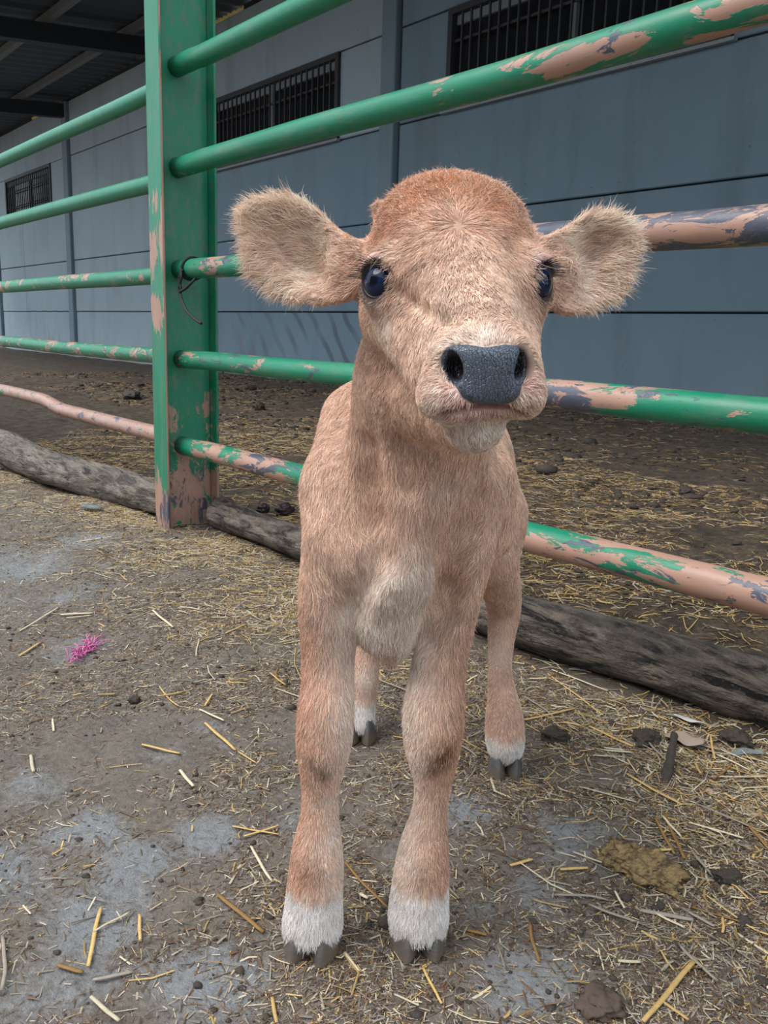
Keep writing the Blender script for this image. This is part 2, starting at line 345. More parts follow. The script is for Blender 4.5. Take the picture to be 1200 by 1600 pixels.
for i, z in enumerate(RAILZ):
    xs = np.linspace(.0, 4.6, 70); w = .004*vnoise(np.stack([xs*1.3, xs*0+i], 1), 1.0, i)*(xs > .15)
    V, Fq = tube_data(np.stack([xs, -.02+0*xs, z+w], 1), RR[i], 20); r = link('rail', mesh_mixed('rail', V, Fq), RP[i], fence)
    xs = np.linspace(.0, -7.0, 80); w = .004*vnoise(np.stack([xs*1.3, xs*0+i+40], 1), 1.0, i)*(xs < -.15); k_ = .0*xs
    if i == 4: w = w+.030*np.clip((-xs-1.55)/.25, 0, 1); k_ = k_
    V, Fq = tube_data(np.stack([xs, .06+k_, z+w-.003], 1), RR[i]*.98, 20); r = link('rail', mesh_mixed('rail', V, Fq), RPL[i], fence)
# twine on the third rail beside the post
M_TW = plain('black_twine', (.012, .014, .018), .7)
tw = []
rx = -2.878
for k in range(2):
    ths = np.linspace(0, 2*math.pi, 22); tw.append([(rx+.010*k+.008*math.sin(a*1.0+k), 1.46+.0385*math.cos(a), .955+.0385*math.sin(a)) for a in ths])
tw.append(spline([(rx+.0, 1.421, .955), (rx+.012, 1.414, .92), (rx-.006, 1.413, .885), (rx+.004, 1.414, .868)], 20))
tw.append(spline([(rx+.010, 1.421, .950), (rx-.004, 1.413, .915), (rx+.008, 1.414, .885), (rx+.0, 1.414, .866)], 20))
tw.append(spline([(rx+.002, 1.414, .868), (rx+.03, 1.41, .835), (rx+.09, 1.40, .80), (rx+.17, 1.39, .775), (rx+.205, 1.39, .765)], 24))
tw.append(spline([(rx+.004, 1.412, .872), (rx+.035, 1.42, .885), (rx+.060, 1.43, .905), (rx+.062, 1.445, .92)], 14))
Vs, Fs = [], []
for p in tw:
    V, Fq = tube_data(p, .005, 6); o_ = sum(len(x) for x in Vs); Vs.append(V); Fs += [[q+o_ for q in f] for f in Fq]
tag(link('twine', mesh_mixed('twine', np.concatenate(Vs), Fs), M_TW), 'black twine knotted round a green rail beside the post', 'twine')

# ------------------------------------------------------------------ logs along the foot of the fence
def bark(name, lo, hi, moss):
    t = NT(name); v = t.coord((.25, 1, 1)); n = t.noise(v, 30, 7, .7, .5); n2 = t.noise(t.coord(), 6, 5, .7); n3 = t.noise(t.coord(), 120, 4)
    ck = t.noise(t.coord((.07, 1, 1)), 42, 4, .6, .3); c = t.mix(t.ramp(n, [(.40, 0.0), (.60, 1.0)]), lo, hi); c = t.mix(t.ramp(ck, [(.36, 1.0), (.42, 0.0)]), c, tuple(x*.5 for x in lo)); c = t.mix(t.ramp(n2, [(.50, 0.0), (.62, .8)]), c, moss); c = t.mix(t.ramp(n3, [(.6, 0.0), (.7, .35)]), c, (.36, .28, .19))
    t.col(c); t.set(Roughness=.8); t.bump(t.math('ADD', t.math('ADD', n, t.math('MULTIPLY', n3, .4)), ck), 1.0, .022); return t.m
def make_log(name, ctrl, rads, mat, label, seed):
    n = 90; P = spline(ctrl, n); R = np.interp(np.linspace(0, 1, n), np.linspace(0, 1, len(rads)), rads); seg = 26
    jit = np.ones((n, seg)); a = 2*math.pi*np.arange(seg)/seg
    Q = np.stack([np.repeat(np.arange(n)*.05, seg)*3, np.tile(np.cos(a), n)*1.4, np.tile(np.sin(a), n)*1.4], 1); jit += (.10*fbm(Q, .8, seed, 4)+.03*vnoise(Q, 6, seed+3)).reshape(n, seg)
    for e_, s in ((0, 1), (n-1, -1)): R[e_] *= .82
    V, Fq = tube_data(P, R, seg, True, jit); return tag(link(name, mesh_mixed(name, V, Fq), mat), label, 'log')
M_L1, M_L2 = bark('grey_bark', (.075, .062, .052), (.30, .25, .205), (.19, .155, .125)), bark('dark_bark', (.020, .016, .014), (.27, .215, .175), (.15, .12, .10))
make_log('log', [(-6.6, 1.42, .07), (-5.2, 1.36, .085), (-4.55, 1.30, .10), (-4.1, 1.33, .075), (-3.5, 1.44, .065), (-3.06, 1.49, .065)], [.075, .08, .088, .082, .074, .062], M_L1, 'grey bent log lying on the ground left of the post', 5)
lg2 = make_log('log', [(-2.885, 1.56, .062), (-2.6, 1.56, .055), (-2.0, 1.55, .06), (-1.4, 1.56, .062), (-.95, 1.62, .062), (-.4, 1.68, .062), (.4, 1.74, .062)], [.058, .056, .050, .062, .066, .070, .075], M_L2, 'dark weathered log running right from the post under the lowest rail', 9)
# ------------------------------------------------------------------ the calf (own frame: x to its left, -y the way it faces)
B0 = basis(0.0)
CO = np.array([0.04, 1.15, 0.0])             # root point inside the calf frame
def U(px, py, b):
    d = ray(px, py, B0); t = b/d[1]; return np.array([d[0]*t, b, EYE+d[2]*t])
def L(px, py, b, rpx):
    d = ray(px, py, B0); t = b/d[1]; return (np.array([d[0]*t, b, EYE+d[2]*t]), rpx*t/FPX)
class Field:
    def __init__(s, lo, hi, h):
        s.lo = np.array(lo, float); s.h = h; s.n = np.ceil((np.array(hi)-s.lo)/h).astype(int)+1
        s.D = np.full(s.n, 1.0, np.float32)
    def box(s, lo, hi):
        i0 = np.maximum(((np.array(lo)-s.lo)/s.h).astype(int)-1, 0); i1 = np.minimum(((np.array(hi)-s.lo)/s.h).astype(int)+2, s.n)
        if (i1 <= i0).any(): return None
        sl = tuple(slice(a, b) for a, b in zip(i0, i1))
        g = [(s.lo[k]+s.h*np.arange(i0[k], i1[k])).astype(np.float32).reshape([-1 if j == k else 1 for j in range(3)]) for k in range(3)]
        return sl, g
    def put(s, sl, d, k, cut=False):
        a = s.D[sl]
        if cut:
            d = -d; h = np.maximum(k-np.abs(a-d), 0)/k; s.D[sl] = np.maximum(a, d)+h*h*k*.25
        else:
            h = np.maximum(k-np.abs(a-d), 0)/k; s.D[sl] = np.minimum(a, d)-h*h*k*.25
    def cone(s, A, B, k=.03, cut=False):
        (a, r1), (b, r2) = A, B; R = max(r1, r2)+k+.02
        w = s.box(np.minimum(a, b)-R, np.maximum(a, b)+R)
        if w is None: return
        sl, g = w; ba = b-a; L2 = float(ba@ba)+1e-12
        t = np.clip(sum((g[i]-a[i])*ba[i] for i in range(3))/L2, 0, 1)
        d = np.sqrt(sum((g[i]-(a[i]+ba[i]*t))**2 for i in range(3)))-(r1+(r2-r1)*t)
        s.put(sl, d.astype(np.float32), k, cut)
    def chain(s, pts, k=.012):
        for a, b in zip(pts[:-1], pts[1:]): s.cone(a, b, k)
    def ell(s, c, r, k=.03, M=None, cut=False):
        r = np.array(r, float); R = r.max()+k+.02; w = s.box(c-R, c+R)
        if w is None: return
        sl, g = w; q = [g[i]-c[i] for i in range(3)]
        if M is not None: q = [sum(M[j][i]*q[i] for i in range(3)) for j in range(3)]   # rows of M = the ellipsoid's axes
        k0 = np.sqrt(sum((q[i]/r[i])**2 for i in range(3))); k1 = np.sqrt(sum((q[i]/r[i]**2)**2 for i in range(3)))+1e-9
        s.put(sl, (k0*(k0-1)/k1).astype(np.float32), k, cut)
    def at(s, P):
        q = (np.asarray(P)-s.lo)/s.h; q = np.clip(q, 0, s.n-1.001); i = q.astype(int); f = q-i; out = 0
        for dx in (0, 1):
            for dy in (0, 1):
                for dz in (0, 1):
                    w = np.where(dx, f[..., 0], 1-f[..., 0])*np.where(dy, f[..., 1], 1-f[..., 1])*np.where(dz, f[..., 2], 1-f[..., 2])
                    out = out+w*s.D[i[..., 0]+dx, i[..., 1]+dy, i[..., 2]+dz]
        return out
    def hit(s, px, py, b0=.55, b1=1.65):
        bs = np.arange(b0, b1, .0005); d = ray(px, py, B0); t = bs/d[1]
        P = np.stack([d[0]*t, bs, EYE+d[2]*t], 1); v = s.at(P); w = np.nonzero(v < 0)[0]
        return P[w[0]] if len(w) else None
    def mesh(s, relax=2):
        D = s.D; n = s.n; neg = D < 0
        cnt = np.zeros(n-1, np.int8)
        for dx in (0, 1):
            for dy in (0, 1):
                for dz in (0, 1): cnt += neg[dx:n[0]-1+dx, dy:n[1]-1+dy, dz:n[2]-1+dz]
        cells = np.argwhere((cnt > 0) & (cnt < 8)); idx = np.full(n-1, -1, np.int32); idx[tuple(cells.T)] = np.arange(len(cells))
        C = {}
        for dx in (0, 1):
            for dy in (0, 1):
                for dz in (0, 1): C[dx, dy, dz] = D[cells[:, 0]+dx, cells[:, 1]+dy, cells[:, 2]+dz]
        acc = np.zeros((len(cells), 3)); num = np.zeros(len(cells))
        for ax in range(3):
            for p in (0, 1):
                for q in (0, 1):
                    c0 = [p, q]; c0.insert(ax, 0); c1 = [p, q]; c1.insert(ax, 1)
                    a, b = C[tuple(c0)], C[tuple(c1)]; m = (a < 0) != (b < 0)
                    t = np.where(m, a/np.where(m, a-b, 1), 0); pos = np.tile(np.array(c0, float), (len(cells), 1)); pos[:, ax] = t
                    acc[m] += pos[m]; num[m] += 1
        V = s.lo+s.h*(cells+acc/num[:, None]); Q = []
        for ax in range(3):
            a = [slice(1, -1)]*3; b = [slice(1, -1)]*3; a[ax] = slice(0, -1); b[ax] = slice(1, None)
            na, nb = neg[tuple(a)], neg[tuple(b)]; e = np.argwhere(na != nb)
            e += np.array([0 if k == ax else 1 for k in range(3)])
            fl = neg[tuple(e.T)]; u, v = [k for k in range(3) if k != ax]; q = []
            for du, dv in ((1, 1), (0, 1), (0, 0), (1, 0)):
                c = e.copy(); c[:, u] -= du; c[:, v] -= dv; q.append(idx[tuple(c.T)])
            q = np.stack(q, 1); flip = fl if ax != 1 else ~fl
            q[~flip] = q[~flip][:, ::-1]; Q.append(q)
        Q = np.concatenate(Q); Q = Q[(Q >= 0).all(1)]
        E2 = np.concatenate([Q[:, [0, 1]], Q[:, [1, 2]], Q[:, [2, 3]], Q[:, [3, 0]]])
        for _ in range(relax):
            s_ = np.zeros_like(V); c_ = np.zeros(len(V))
            for k in range(3): s_[:, k] = np.bincount(E2[:, 0], V[E2[:, 1], k], len(V))+np.bincount(E2[:, 1], V[E2[:, 0], k], len(V))
            c_ = np.bincount(E2[:, 0], minlength=len(V))+np.bincount(E2[:, 1], minlength=len(V))
            V = .5*V+.5*s_/np.maximum(c_, 1)[:, None]
        return V, Q

fld = Field((-.27, .57, 0.02), (.31, 1.64, .93), .0034)
# trunk
fld.ell(U(630, 690, 1.11), (.088, .12, .105), .04)                       # withers
fld.ell(U(612, 850, 1.04), (.098, .11, .105), .05)                       # chest
fld.cone(L(640, 765, 1.10, 128), L(668, 760, 1.24, 122), .05)            # barrel
fld.cone(L(668, 760, 1.24, 120), L(686, 720, 1.42, 100), .05)            # loin to hips
fld.ell(U(690, 715, 1.46), (.105, .10, .105), .05)                       # rump
fld.cone(L(660, 880, 1.10, 90), L(685, 860, 1.36, 70), .06)              # belly
# hind legs
for th, lg in ((L(762, 810, 1.42, 50), [L(775, 880, 1.37, 33), L(787, 945, 1.47, 25), L(783, 1000, 1.45, 18), L(781, 1050, 1.42, 16), L(786, 1095, 1.40, 21), L(788, 1122, 1.395, 26), L(789, 1150, 1.39, 27), L(790, 1168, 1.385, 25)]),
               (L(620, 820, 1.50, 48), [L(585, 900, 1.48, 33), L(570, 960, 1.57, 24), L(568, 1020, 1.55, 22), L(567, 1060, 1.53, 22), L(565, 1090, 1.52, 20), L(563, 1115, 1.51, 20), L(563, 1135, 1.50, 20)])):
    fld.cone((U(690, 730, 1.45), .085), th, .06); fld.cone(th, lg[0], .05); fld.chain([(q[:3], q[3]) for q in spline([[*p_, r_] for p_, r_ in lg], len(lg)*4)], .006)
# neck and brisket
fld.cone(L(690, 440, .925, 95), L(668, 600, .95, 100), .04)
fld.cone(L(668, 600, .95, 100), L(650, 720, .975, 92), .04)
fld.cone(L(650, 720, .975, 92), L(622, 860, 1.0, 98), .05)
fld.cone(L(640, 740, .915, 40), L(625, 880, .915, 46), .03)
fld.cone(L(615, 900, .935, 50), L(612, 975, .955, 34), .04)
fld.cone(L(612, 975, .955, 32), L(610, 1025, .975, 15), .03)
fld.cone(L(575, 920, .97, 36), L(580, 985, .99, 24), .03); fld.cone(L(655, 920, .97, 34), L(645, 975, .99, 22), .03)
# shoulders
fld.cone(L(545, 650, 1.09, 38), L(532, 760, 1.02, 52), .035); fld.cone(L(532, 760, 1.02, 52), L(532, 850, .97, 56), .03)
fld.cone(L(725, 690, 1.06, 40), L(733, 780, 1.0, 44), .035); fld.cone(L(733, 780, 1.0, 44), L(722, 860, .965, 46), .03)
fld.cone(L(775, 740, 1.17, 22), L(778, 840, 1.18, 22), .03)
# front legs
FL1 = [L(532, 850, .97, 54), L(520, 930, .975, 50), L(513, 1020, .975, 38), L(512, 1070, .965, 36), L(509, 1115, .95, 39), L(506, 1160, .945, 39), L(503, 1195, .947, 31), L(501, 1235, .95, 25), L(499, 1280, .95, 26), L(496, 1325, .947, 34), L(494, 1365, .942, 38), L(491, 1400, .94, 39), L(489, 1438, .938, 42), L(487, 1455, .936, 40)]
FR1 = [L(722, 860, .965, 46), L(707, 930, .97, 42), L(690, 1015, .97, 39), L(682, 1070, .965, 39), L(678, 1110, .955, 43), L(676, 1155, .95, 41), L(676, 1190, .952, 32), L(677, 1220, .955, 25), L(671, 1270, .957, 24), L(663, 1320, .957, 33), L(659, 1360, .955, 38), L(656, 1395, .953, 40), L(654, 1425, .951, 42), L(654, 1442, .949, 41)]
def dense(ch, m=4):
    A_ = spline([[*p, r] for p, r in ch], (len(ch)-1)*m+1); return [(q[:3], q[3]) for q in A_]
for ch in (FL1, FR1): fld.chain(dense(ch), .006)
# head
EYES = [(U(600, 442, .784), np.array([-.60, -.78, .10])), (U(831, 442, .780), np.array([.74, -.66, .10]))]
fld.ell(U(705, 392, .85), (.074, .078, .062), .03)
fld.cone(L(660, 352, .86, 50), L(755, 352, .855, 50), .03)
fld.ell(U(696, 362, .865), (.046, .04, .046), .03)
fld.ell(U(713, 448, .81), (.0735, .055, .05), .03)
fld.cone(L(715, 430, .79, 88), L(752, 548, .69, 62), .03)
fld.cone(L(634, 490, .84, 56), L(690, 590, .72, 45), .035); fld.cone(L(797, 490, .83, 40), L(806, 590, .70, 36), .035)
fld.cone(L(622, 500, .87, 46), L(640, 585, .90, 58), .04); fld.cone(L(786, 510, .87, 42), L(775, 590, .90, 52), .04)
fld.ell(U(752, 590, .672), (.042, .036, .033), .02)
fld.ell(U(698, 622, .668), (.022, .03, .018), .016); fld.ell(U(822, 618, .665), (.0135, .026, .016), .014)
fld.ell(U(757, 555, .662), (.035, .026, .015), .012)
jaw = [L(742, 662, .690, 44), L(725, 650, .74, 48), L(690, 620, .84, 62)]
for a, b in zip(jaw[:-1], jaw[1:]): fld.cone(a, b, .012)
fld.cone(L(690, 612, .85, 62), L(668, 640, .93, 80), .04)
for c, o in EYES:
    o /= np.linalg.norm(o); fld.ell(c-o*.006, (.0245, .0245, .0245), .02)
    fld.cone((c-o*.008+np.array([0, -.008, .012]), .011), (c-o*.016+np.array([0, .01, .016]), .012), .02)
# ears: dished plates with a thick root
EAR = {}
def ear(poly, root, tip, b0, back, name, hollow):
    P = np.array([U(x, y, b0)[[0, 2]] for x, y in poly]); r0, r1 = U(*root, b0)[[0, 2]], U(*tip, b0)[[0, 2]]
    ax = (r1-r0); ln = np.linalg.norm(ax); ax /= ln; cr = np.array([-ax[1], ax[0]])
    lo = np.array([P[:, 0].min()-.03, b0-.08, P[:, 1].min()-.03]); hi = np.array([P[:, 0].max()+.03, b0+.10, P[:, 1].max()+.03])
    sl, g = fld.box(lo, hi); X, Z = np.broadcast_arrays(g[0][:, 0, :], g[2][0, :, :]) if False else np.meshgrid(g[0].ravel(), g[2].ravel(), indexing='ij')
    d2 = np.full(X.shape, 9.0); ins = np.zeros(X.shape, bool)
    for i in range(len(P)):
        a, b = P[i], P[(i+1) % len(P)]; e = b-a; wx, wz = X-a[0], Z-a[1]
        t = np.clip((wx*e[0]+wz*e[1])/(e@e), 0, 1); d2 = np.minimum(d2, (wx-e[0]*t)**2+(wz-e[1]*t)**2)
        c1 = (Z >= a[1]) != (Z >= b[1]); ins ^= c1 & (wx < e[0]*wz/(e[1] if abs(e[1]) > 1e-9 else 1e-9))
    d2 = np.sqrt(d2)*np.where(ins, -1, 1)
    u = ((X-r0[0])*ax[0]+(Z-r0[1])*ax[1])/ln; v = ((X-r0[0])*cr[0]+(Z-r0[1])*cr[1])/.05
    dish = np.clip(-d2, 0, .03)/.03
    bs = b0+back*u+hollow*(dish**1.2)*np.clip(1.3-abs(u-.45)*1.2, .3, 1.3)+.004*np.sin(v*5)*dish
    th = .0035+.012*np.clip(1-u*2.6, 0, 1)
    d = np.maximum((d2+.002)[:, None, :], np.abs(g[1]-bs[:, None, :])*.8-th[:, None, :])
    fld.put(sl, d.astype(np.float32), .014)
    EAR[name] = (np.array([r0[0], b0, r0[1]]), np.array([ax[0], 0, ax[1]]), ln)
ear([(562, 385), (530, 357), (500, 328), (470, 311), (432, 303), (397, 308), (380, 326), (374, 345), (380, 366), (388, 392), (400, 425), (432, 453), (470, 470), (510, 476), (548, 468), (566, 440)], (565, 420), (368, 345), .865, .025, 'l', .018)
ear([(842, 380), (880, 357), (915, 336), (950, 332), (982, 343), (993, 367), (992, 398), (980, 427), (962, 460), (920, 484), (880, 492), (850, 478), (842, 440)], (842, 425), (1000, 375), .845, .02, 'r', .016)
fld.cone(L(600, 420, .875, 40), L(545, 418, .868, 26), .025); fld.cone(L(815, 420, .86, 40), L(868, 418, .85, 26), .025)
fld.cone(L(597, 335, .875, 12), L(594, 322, .87, 7), .012)                # horn bud tuft
# folds between neck, brisket and shoulders
for path, r in ((((573, 700), (575, 760), (580, 820), (592, 875)), .012), (((592, 875), (570, 905), (548, 950)), .010), (((752, 780), (728, 825), (702, 865), (699, 920)), .013), (((699, 920), (690, 960), (668, 1000)), .010), (((632, 700), (640, 760)), .006)):
    pts = [fld.hit(*q) for q in path]
    for a, b in zip(pts[:-1], pts[1:]): fld.cone((a, r), (b, r), .026, cut=True)
pts = [fld.hit(*q) for q in ((622, 452), (640, 470), (662, 487), (690, 500), (712, 508))]
for a, b in zip(pts[:-1], pts[1:]): fld.cone((a, .0026), (b, .0026), .012, cut=True)
# eye openings, nostrils, mouth
def frame_of(o):
    e1 = np.cross([0, 0, 1.0], o); e1 /= np.linalg.norm(e1); return e1, np.cross(o, e1)
for c, o in EYES:
    e1, e2 = frame_of(o); fld.ell(c+o*.018, (.0156, .0150, .022), .003, M=[e1, e2, o], cut=True)
NOSTRIL = [((709, 575), (.0105, .018, .0150)), ((813, 570), (.0072, .016, .0145))]
for (px, py), r in NOSTRIL:
    p = fld.hit(px, py); s_ = -1 if px < 760 else 1
    e1 = np.array([.93, .25*s_, .28*-s_]); e1 /= np.linalg.norm(e1); e2 = np.array([.0, -1.0, 0.0]); e2 -= e1*(e1@e2); e2 /= np.linalg.norm(e2)
    fld.ell(p+np.array([0, .003, 0]), r, .004, M=[e1, e2, np.cross(e1, e2)], cut=True)
MOUTH = [p for p in (fld.hit(x, y) for x, y in ((664, 658), (676, 652), (690, 647), (705, 643), (725, 639), (745, 637), (765, 636), (785, 637), (805, 640), (822, 648))) if p is not None]
for a, b in zip(MOUTH[:-1], MOUTH[1:]): fld.cone((a, .0022), (b, .0022), .003, cut=True)
BV, BQ = fld.mesh()
print('calf verts', len(BV))

# coat colour, a property of the place on the animal
LIN = lambda r, g, b: tuple(((x/255+.055)/1.055)**2.4 if x > 10 else x/3294 for x in (r, g, b))
TAN, RED, PALE, WHITE, PINK, DIRT = LIN(230, 192, 168), LIN(186, 124, 86), LIN(248, 230, 217), LIN(244, 234, 228), LIN(214, 150, 142), LIN(122, 82, 50)
SPOTS = []
def spot(P, r, c, s, sy=1.0, sz=1.0):
    if P is not None: SPOTS.append((np.asarray(P, float), r, np.array(c), s, sy, sz))
H_ = fld.hit
for x, y, r, s in ((690, 290, .045, .95), (630, 320, .04, .8), (770, 320, .04, .8), (600, 370, .025, .5)): spot(H_(x, y), r, RED, s)
spot(H_(705, 500), .04, PALE, .25); spot(H_(600, 520), .03, PALE, .4); spot(H_(580, 480), .02, PALE, .4)
for x, y, r, s in ((757, 528, .016, .75), (700, 540, .014, .5), (690, 625, .022, .65), (825, 610, .016, .45), (742, 665, .028, .85), (700, 660, .015, .6), (790, 655, .015, .7)): spot(H_(x, y), r, PALE, s)
for x, y, r, s in ((735, 648, .010, .5), (770, 646, .010, .5), (700, 645, .008, .5), (720, 633, .006, .6), (700, 610, .01, .4), (826, 600, .009, .5)): spot(H_(x, y), r, PINK, s)
for x, y, r, s in ((610, 930, .05, .8), (605, 1000, .045, .85), (645, 930, .03, .6), (560, 960, .035, .6), (700, 760, .02, .3)): spot(H_(x, y), r, PALE, s)
for x, y, r, s in ((575, 1060, .03, .7), (780, 1020, .03, .4)): spot(H_(x, y), r, PALE, s)
LEGS = [np.array([p for p, r in ch]+[]) for ch in (FL1, FR1)]
for x, y, r, s in ((690, 1190, .016, .95), (700, 1175, .012, .8), (676, 1205, .009, .6), (508, 1212, .010, .7), (490, 1195, .014, .35), (478, 1365, .012, .6), (500, 1372, .010, .3), (660, 1372, .014, .4)): spot(H_(x, y), r, DIRT, s)
for x, y in ((432, 358), (440, 398), (455, 405)): spot(H_(x, y), .014, LIN(172, 112, 98), .6)
for x, y in ((935, 385), (910, 405)): spot(H_(x, y), .014, LIN(176, 118, 100), .55)
for x, y, r, s in ((584, 480, .007, .55), (846, 482, .006, .5)): spot(H_(x, y), r, DIRT, s)
for x, y, r, s in ((596, 405, .009, .9), (588, 412, .007, .8), (836, 405, .008, .9), (846, 412, .006, .8)): spot(H_(x, y), r, LIN(250, 226, 220), s)
SOCK = [(FL1[11][0], .062, .078), (FR1[11][0], .062, .078)]
NOST = [(H_(*q), r[0]) for q, r in NOSTRIL]
def coat(P):
    C = np.tile(np.array(TAN), (len(P), 1)); n1 = fbm(P, 40, 3, 3)[:, None]; C = C*(1+.10*n1)
    for i, (c, r, col, s, sy, sz) in enumerate(SPOTS):
        d = np.linalg.norm(P-c, axis=1)/r; w = s*np.exp(-(d*(1+.25*vnoise(P, 130, i)))**2)[:, None]; C = C*(1-w)+col*w
    for nm, (r0, ax, ln) in EAR.items():                                   # ears: cream fringe, pink in the hollow
        u = ((P-r0)@ax)/ln; m = np.clip((u-.12)/.25, 0, 1)*(P[:, 1] < .97)*(P[:, 2] > .66)*.75; m = m[:, None]
        C = C*(1-m)+np.array(LIN(250, 224, 203))*m
    for lg, sd_ in ((LEGS[0], -1), (LEGS[1], 1)):                           # forelegs: russet outside, pale inside
        zz = lg[::-1, 2]; ca = np.interp(P[:, 2], zz, lg[::-1, 0]); cb = np.interp(P[:, 2], zz, lg[::-1, 1]); o = (P[:, 0]-ca)/.028*sd_
        m = (np.abs(P[:, 0]-ca) < .052)*(np.abs(P[:, 1]-cb) < .07)*np.clip((.47-P[:, 2])/.08, 0, 1); o = o+.35*n1[:, 0]
        w = (m*np.clip(o-.05, 0, 1)*.45)[:, None]; C = C*(1-w)+np.array(RED)*w; w = (m*np.clip(-o-.05, 0, 1)*.62)[:, None]; C = C*(1-w)+np.array(PALE)*w
    for c, o in EYES:                                                       # dark skin round the eyes
        q = P-c; r = np.linalg.norm(q-np.outer(q@o, o), axis=1); w = (np.clip((.0215-r)/.004, 0, 1)*((q@o) > 0)*.9)[:, None]; C = C*(1-w)+np.array(LIN(66, 44, 44))*w
    z = P[:, 2]+.010*vnoise(P, 160, 5)+.006*vnoise(P, 420, 6)
    top = np.where(P[:, 1] > 1.2, .078, .088); w = np.clip((top-z)/.012, 0, 1)[:, None]; C = C*(1-w)+np.array(WHITE)*w
    return np.clip(C, 0, 1)
def bare_skin(P):
    """dark skin in nostrils, pink in the mouth slit"""
    m = np.zeros(len(P))
    for c, r in NOST: m = np.maximum(m, np.clip(1.5-np.linalg.norm((P-c)/np.array([.0085, .020, .0135]), axis=1), 0, 1))
    return m
C0 = coat(BV)
mo = np.min([np.linalg.norm(BV-p, axis=1) for p in spline(MOUTH, 60)], axis=0); w = np.clip(1.5-mo/.003, 0, 1)[:, None]
C0 = C0*(1-w)+np.array(LIN(120, 66, 66))*w
w = bare_skin(BV)[:, None]; C0 = C0*(1-w)+np.array(LIN(34, 26, 30))*w
crown = lambda x: x
calf = empty('calf', tuple(CO[0]*np.array([math.cos(YAW), math.sin(YAW), 0])+CO[1]*np.array([-math.sin(YAW), math.cos(YAW), 0])), YAW)
tag(calf, 'young tan calf standing in front of the green pipe fence, facing the viewer', 'calf')
t = NT('calf_coat'); at = t.attr('col'); t.col(at.outputs['Color']); t.set(Roughness=.9, Specular_IOR_Level=.03); t.bump(t.noise(t.coord(), 700, 2), .25, .001)
M_SKIN = t.m
me = np_mesh('calf_body', BV-CO, BQ); set_col(me, C0*.72)
body = link('body', me, M_SKIN, calf)
# nose leather: follows the muzzle under it
sub = Field((.02, .57, .65), (.14, .72, .78), .0011)
gx = [sub.lo[k]+sub.h*np.arange(sub.n[k]) for k in range(3)]
G3 = np.stack(np.meshgrid(*gx, indexing='ij'), -1); mz = fld.at(G3)
NOSEPOLY = [(701, 543), (712, 539), (730, 538), (748, 541), (758, 543), (770, 541), (790, 538), (812, 540), (824, 549), (827, 568), (824, 588), (816, 602), (812, 618), (803, 629), (785, 634), (760, 634), (738, 630), (722, 621), (713, 606), (702, 598), (692, 580), (691, 558)]
NP3 = np.array([U(x, y, .64)[[0, 2]] for x, y in NOSEPOLY]); X, Z = G3[:, 0, :, 0], G3[:, 0, :, 2]
d2 = np.full(X.shape, 9.0); ins = np.zeros(X.shape, bool)
for i in range(len(NP3)):
    a, b = NP3[i], NP3[(i+1) % len(NP3)]; e = b-a; wx, wz = X-a[0], Z-a[1]; q = np.clip((wx*e[0]+wz*e[1])/(e@e), 0, 1)
    d2 = np.minimum(d2, (wx-e[0]*q)**2+(wz-e[1]*q)**2); ins ^= ((Z >= a[1]) != (Z >= b[1])) & (wx < e[0]*wz/(e[1] if abs(e[1]) > 1e-9 else 1e-9))
d2 = np.sqrt(d2)*np.where(ins, -1, 1)
edge = np.clip(-d2/.004, 0, 1)[:, None, :]
sub.D = np.maximum(np.maximum(mz-(.0003+.0022*edge), -(mz+.006)), np.maximum(d2[:, None, :], (G3[..., 1]-.705))).astype(np.float32)
del mz
NV, NQ = sub.mesh(1)
t = NT('nose_leather'); v = t.coord(); vo = t.n('ShaderNodeTexVoronoi', feature='DISTANCE_TO_EDGE'); vo.inputs['Scale'].default_value = 480
wv = t.n('ShaderNodeMapping'); wv.inputs['Scale'].default_value = (1, 1, .6); t.l(v, wv.inputs[0]); t.l(wv.outputs[0], vo.inputs['Vector'])
cr = t.ramp(vo.outputs['Distance'], [(0.0, .1), (.12, 1.0)]); n = t.noise(v, 60, 3)
t.col(t.mix(t.attr('inner').outputs['Fac'], (.006, .004, .005), t.mix(cr, (.03, .033, .045), t.mix(n, (.065, .08, .11), (.13, .155, .20))))); t.set(Roughness=.34, Specular_IOR_Level=.6); t.bump(cr, .6, .0014)
nd_ = np.min([np.linalg.norm((NV-p-np.array([0, .004, 0]))/np.array([.0115, .02, .0145]), axis=1) for p, _ in NOST], axis=0)
me = np_mesh('nose_leather', NV-CO, NQ); set_col(me, np.repeat(np.clip((nd_-.75)/.35, .0, 1)[:, None], 3, 1), 'inner'); nose = link('nose', me, t.m, calf); nose['label'] = 'dark slate blue wrinkled nose leather'
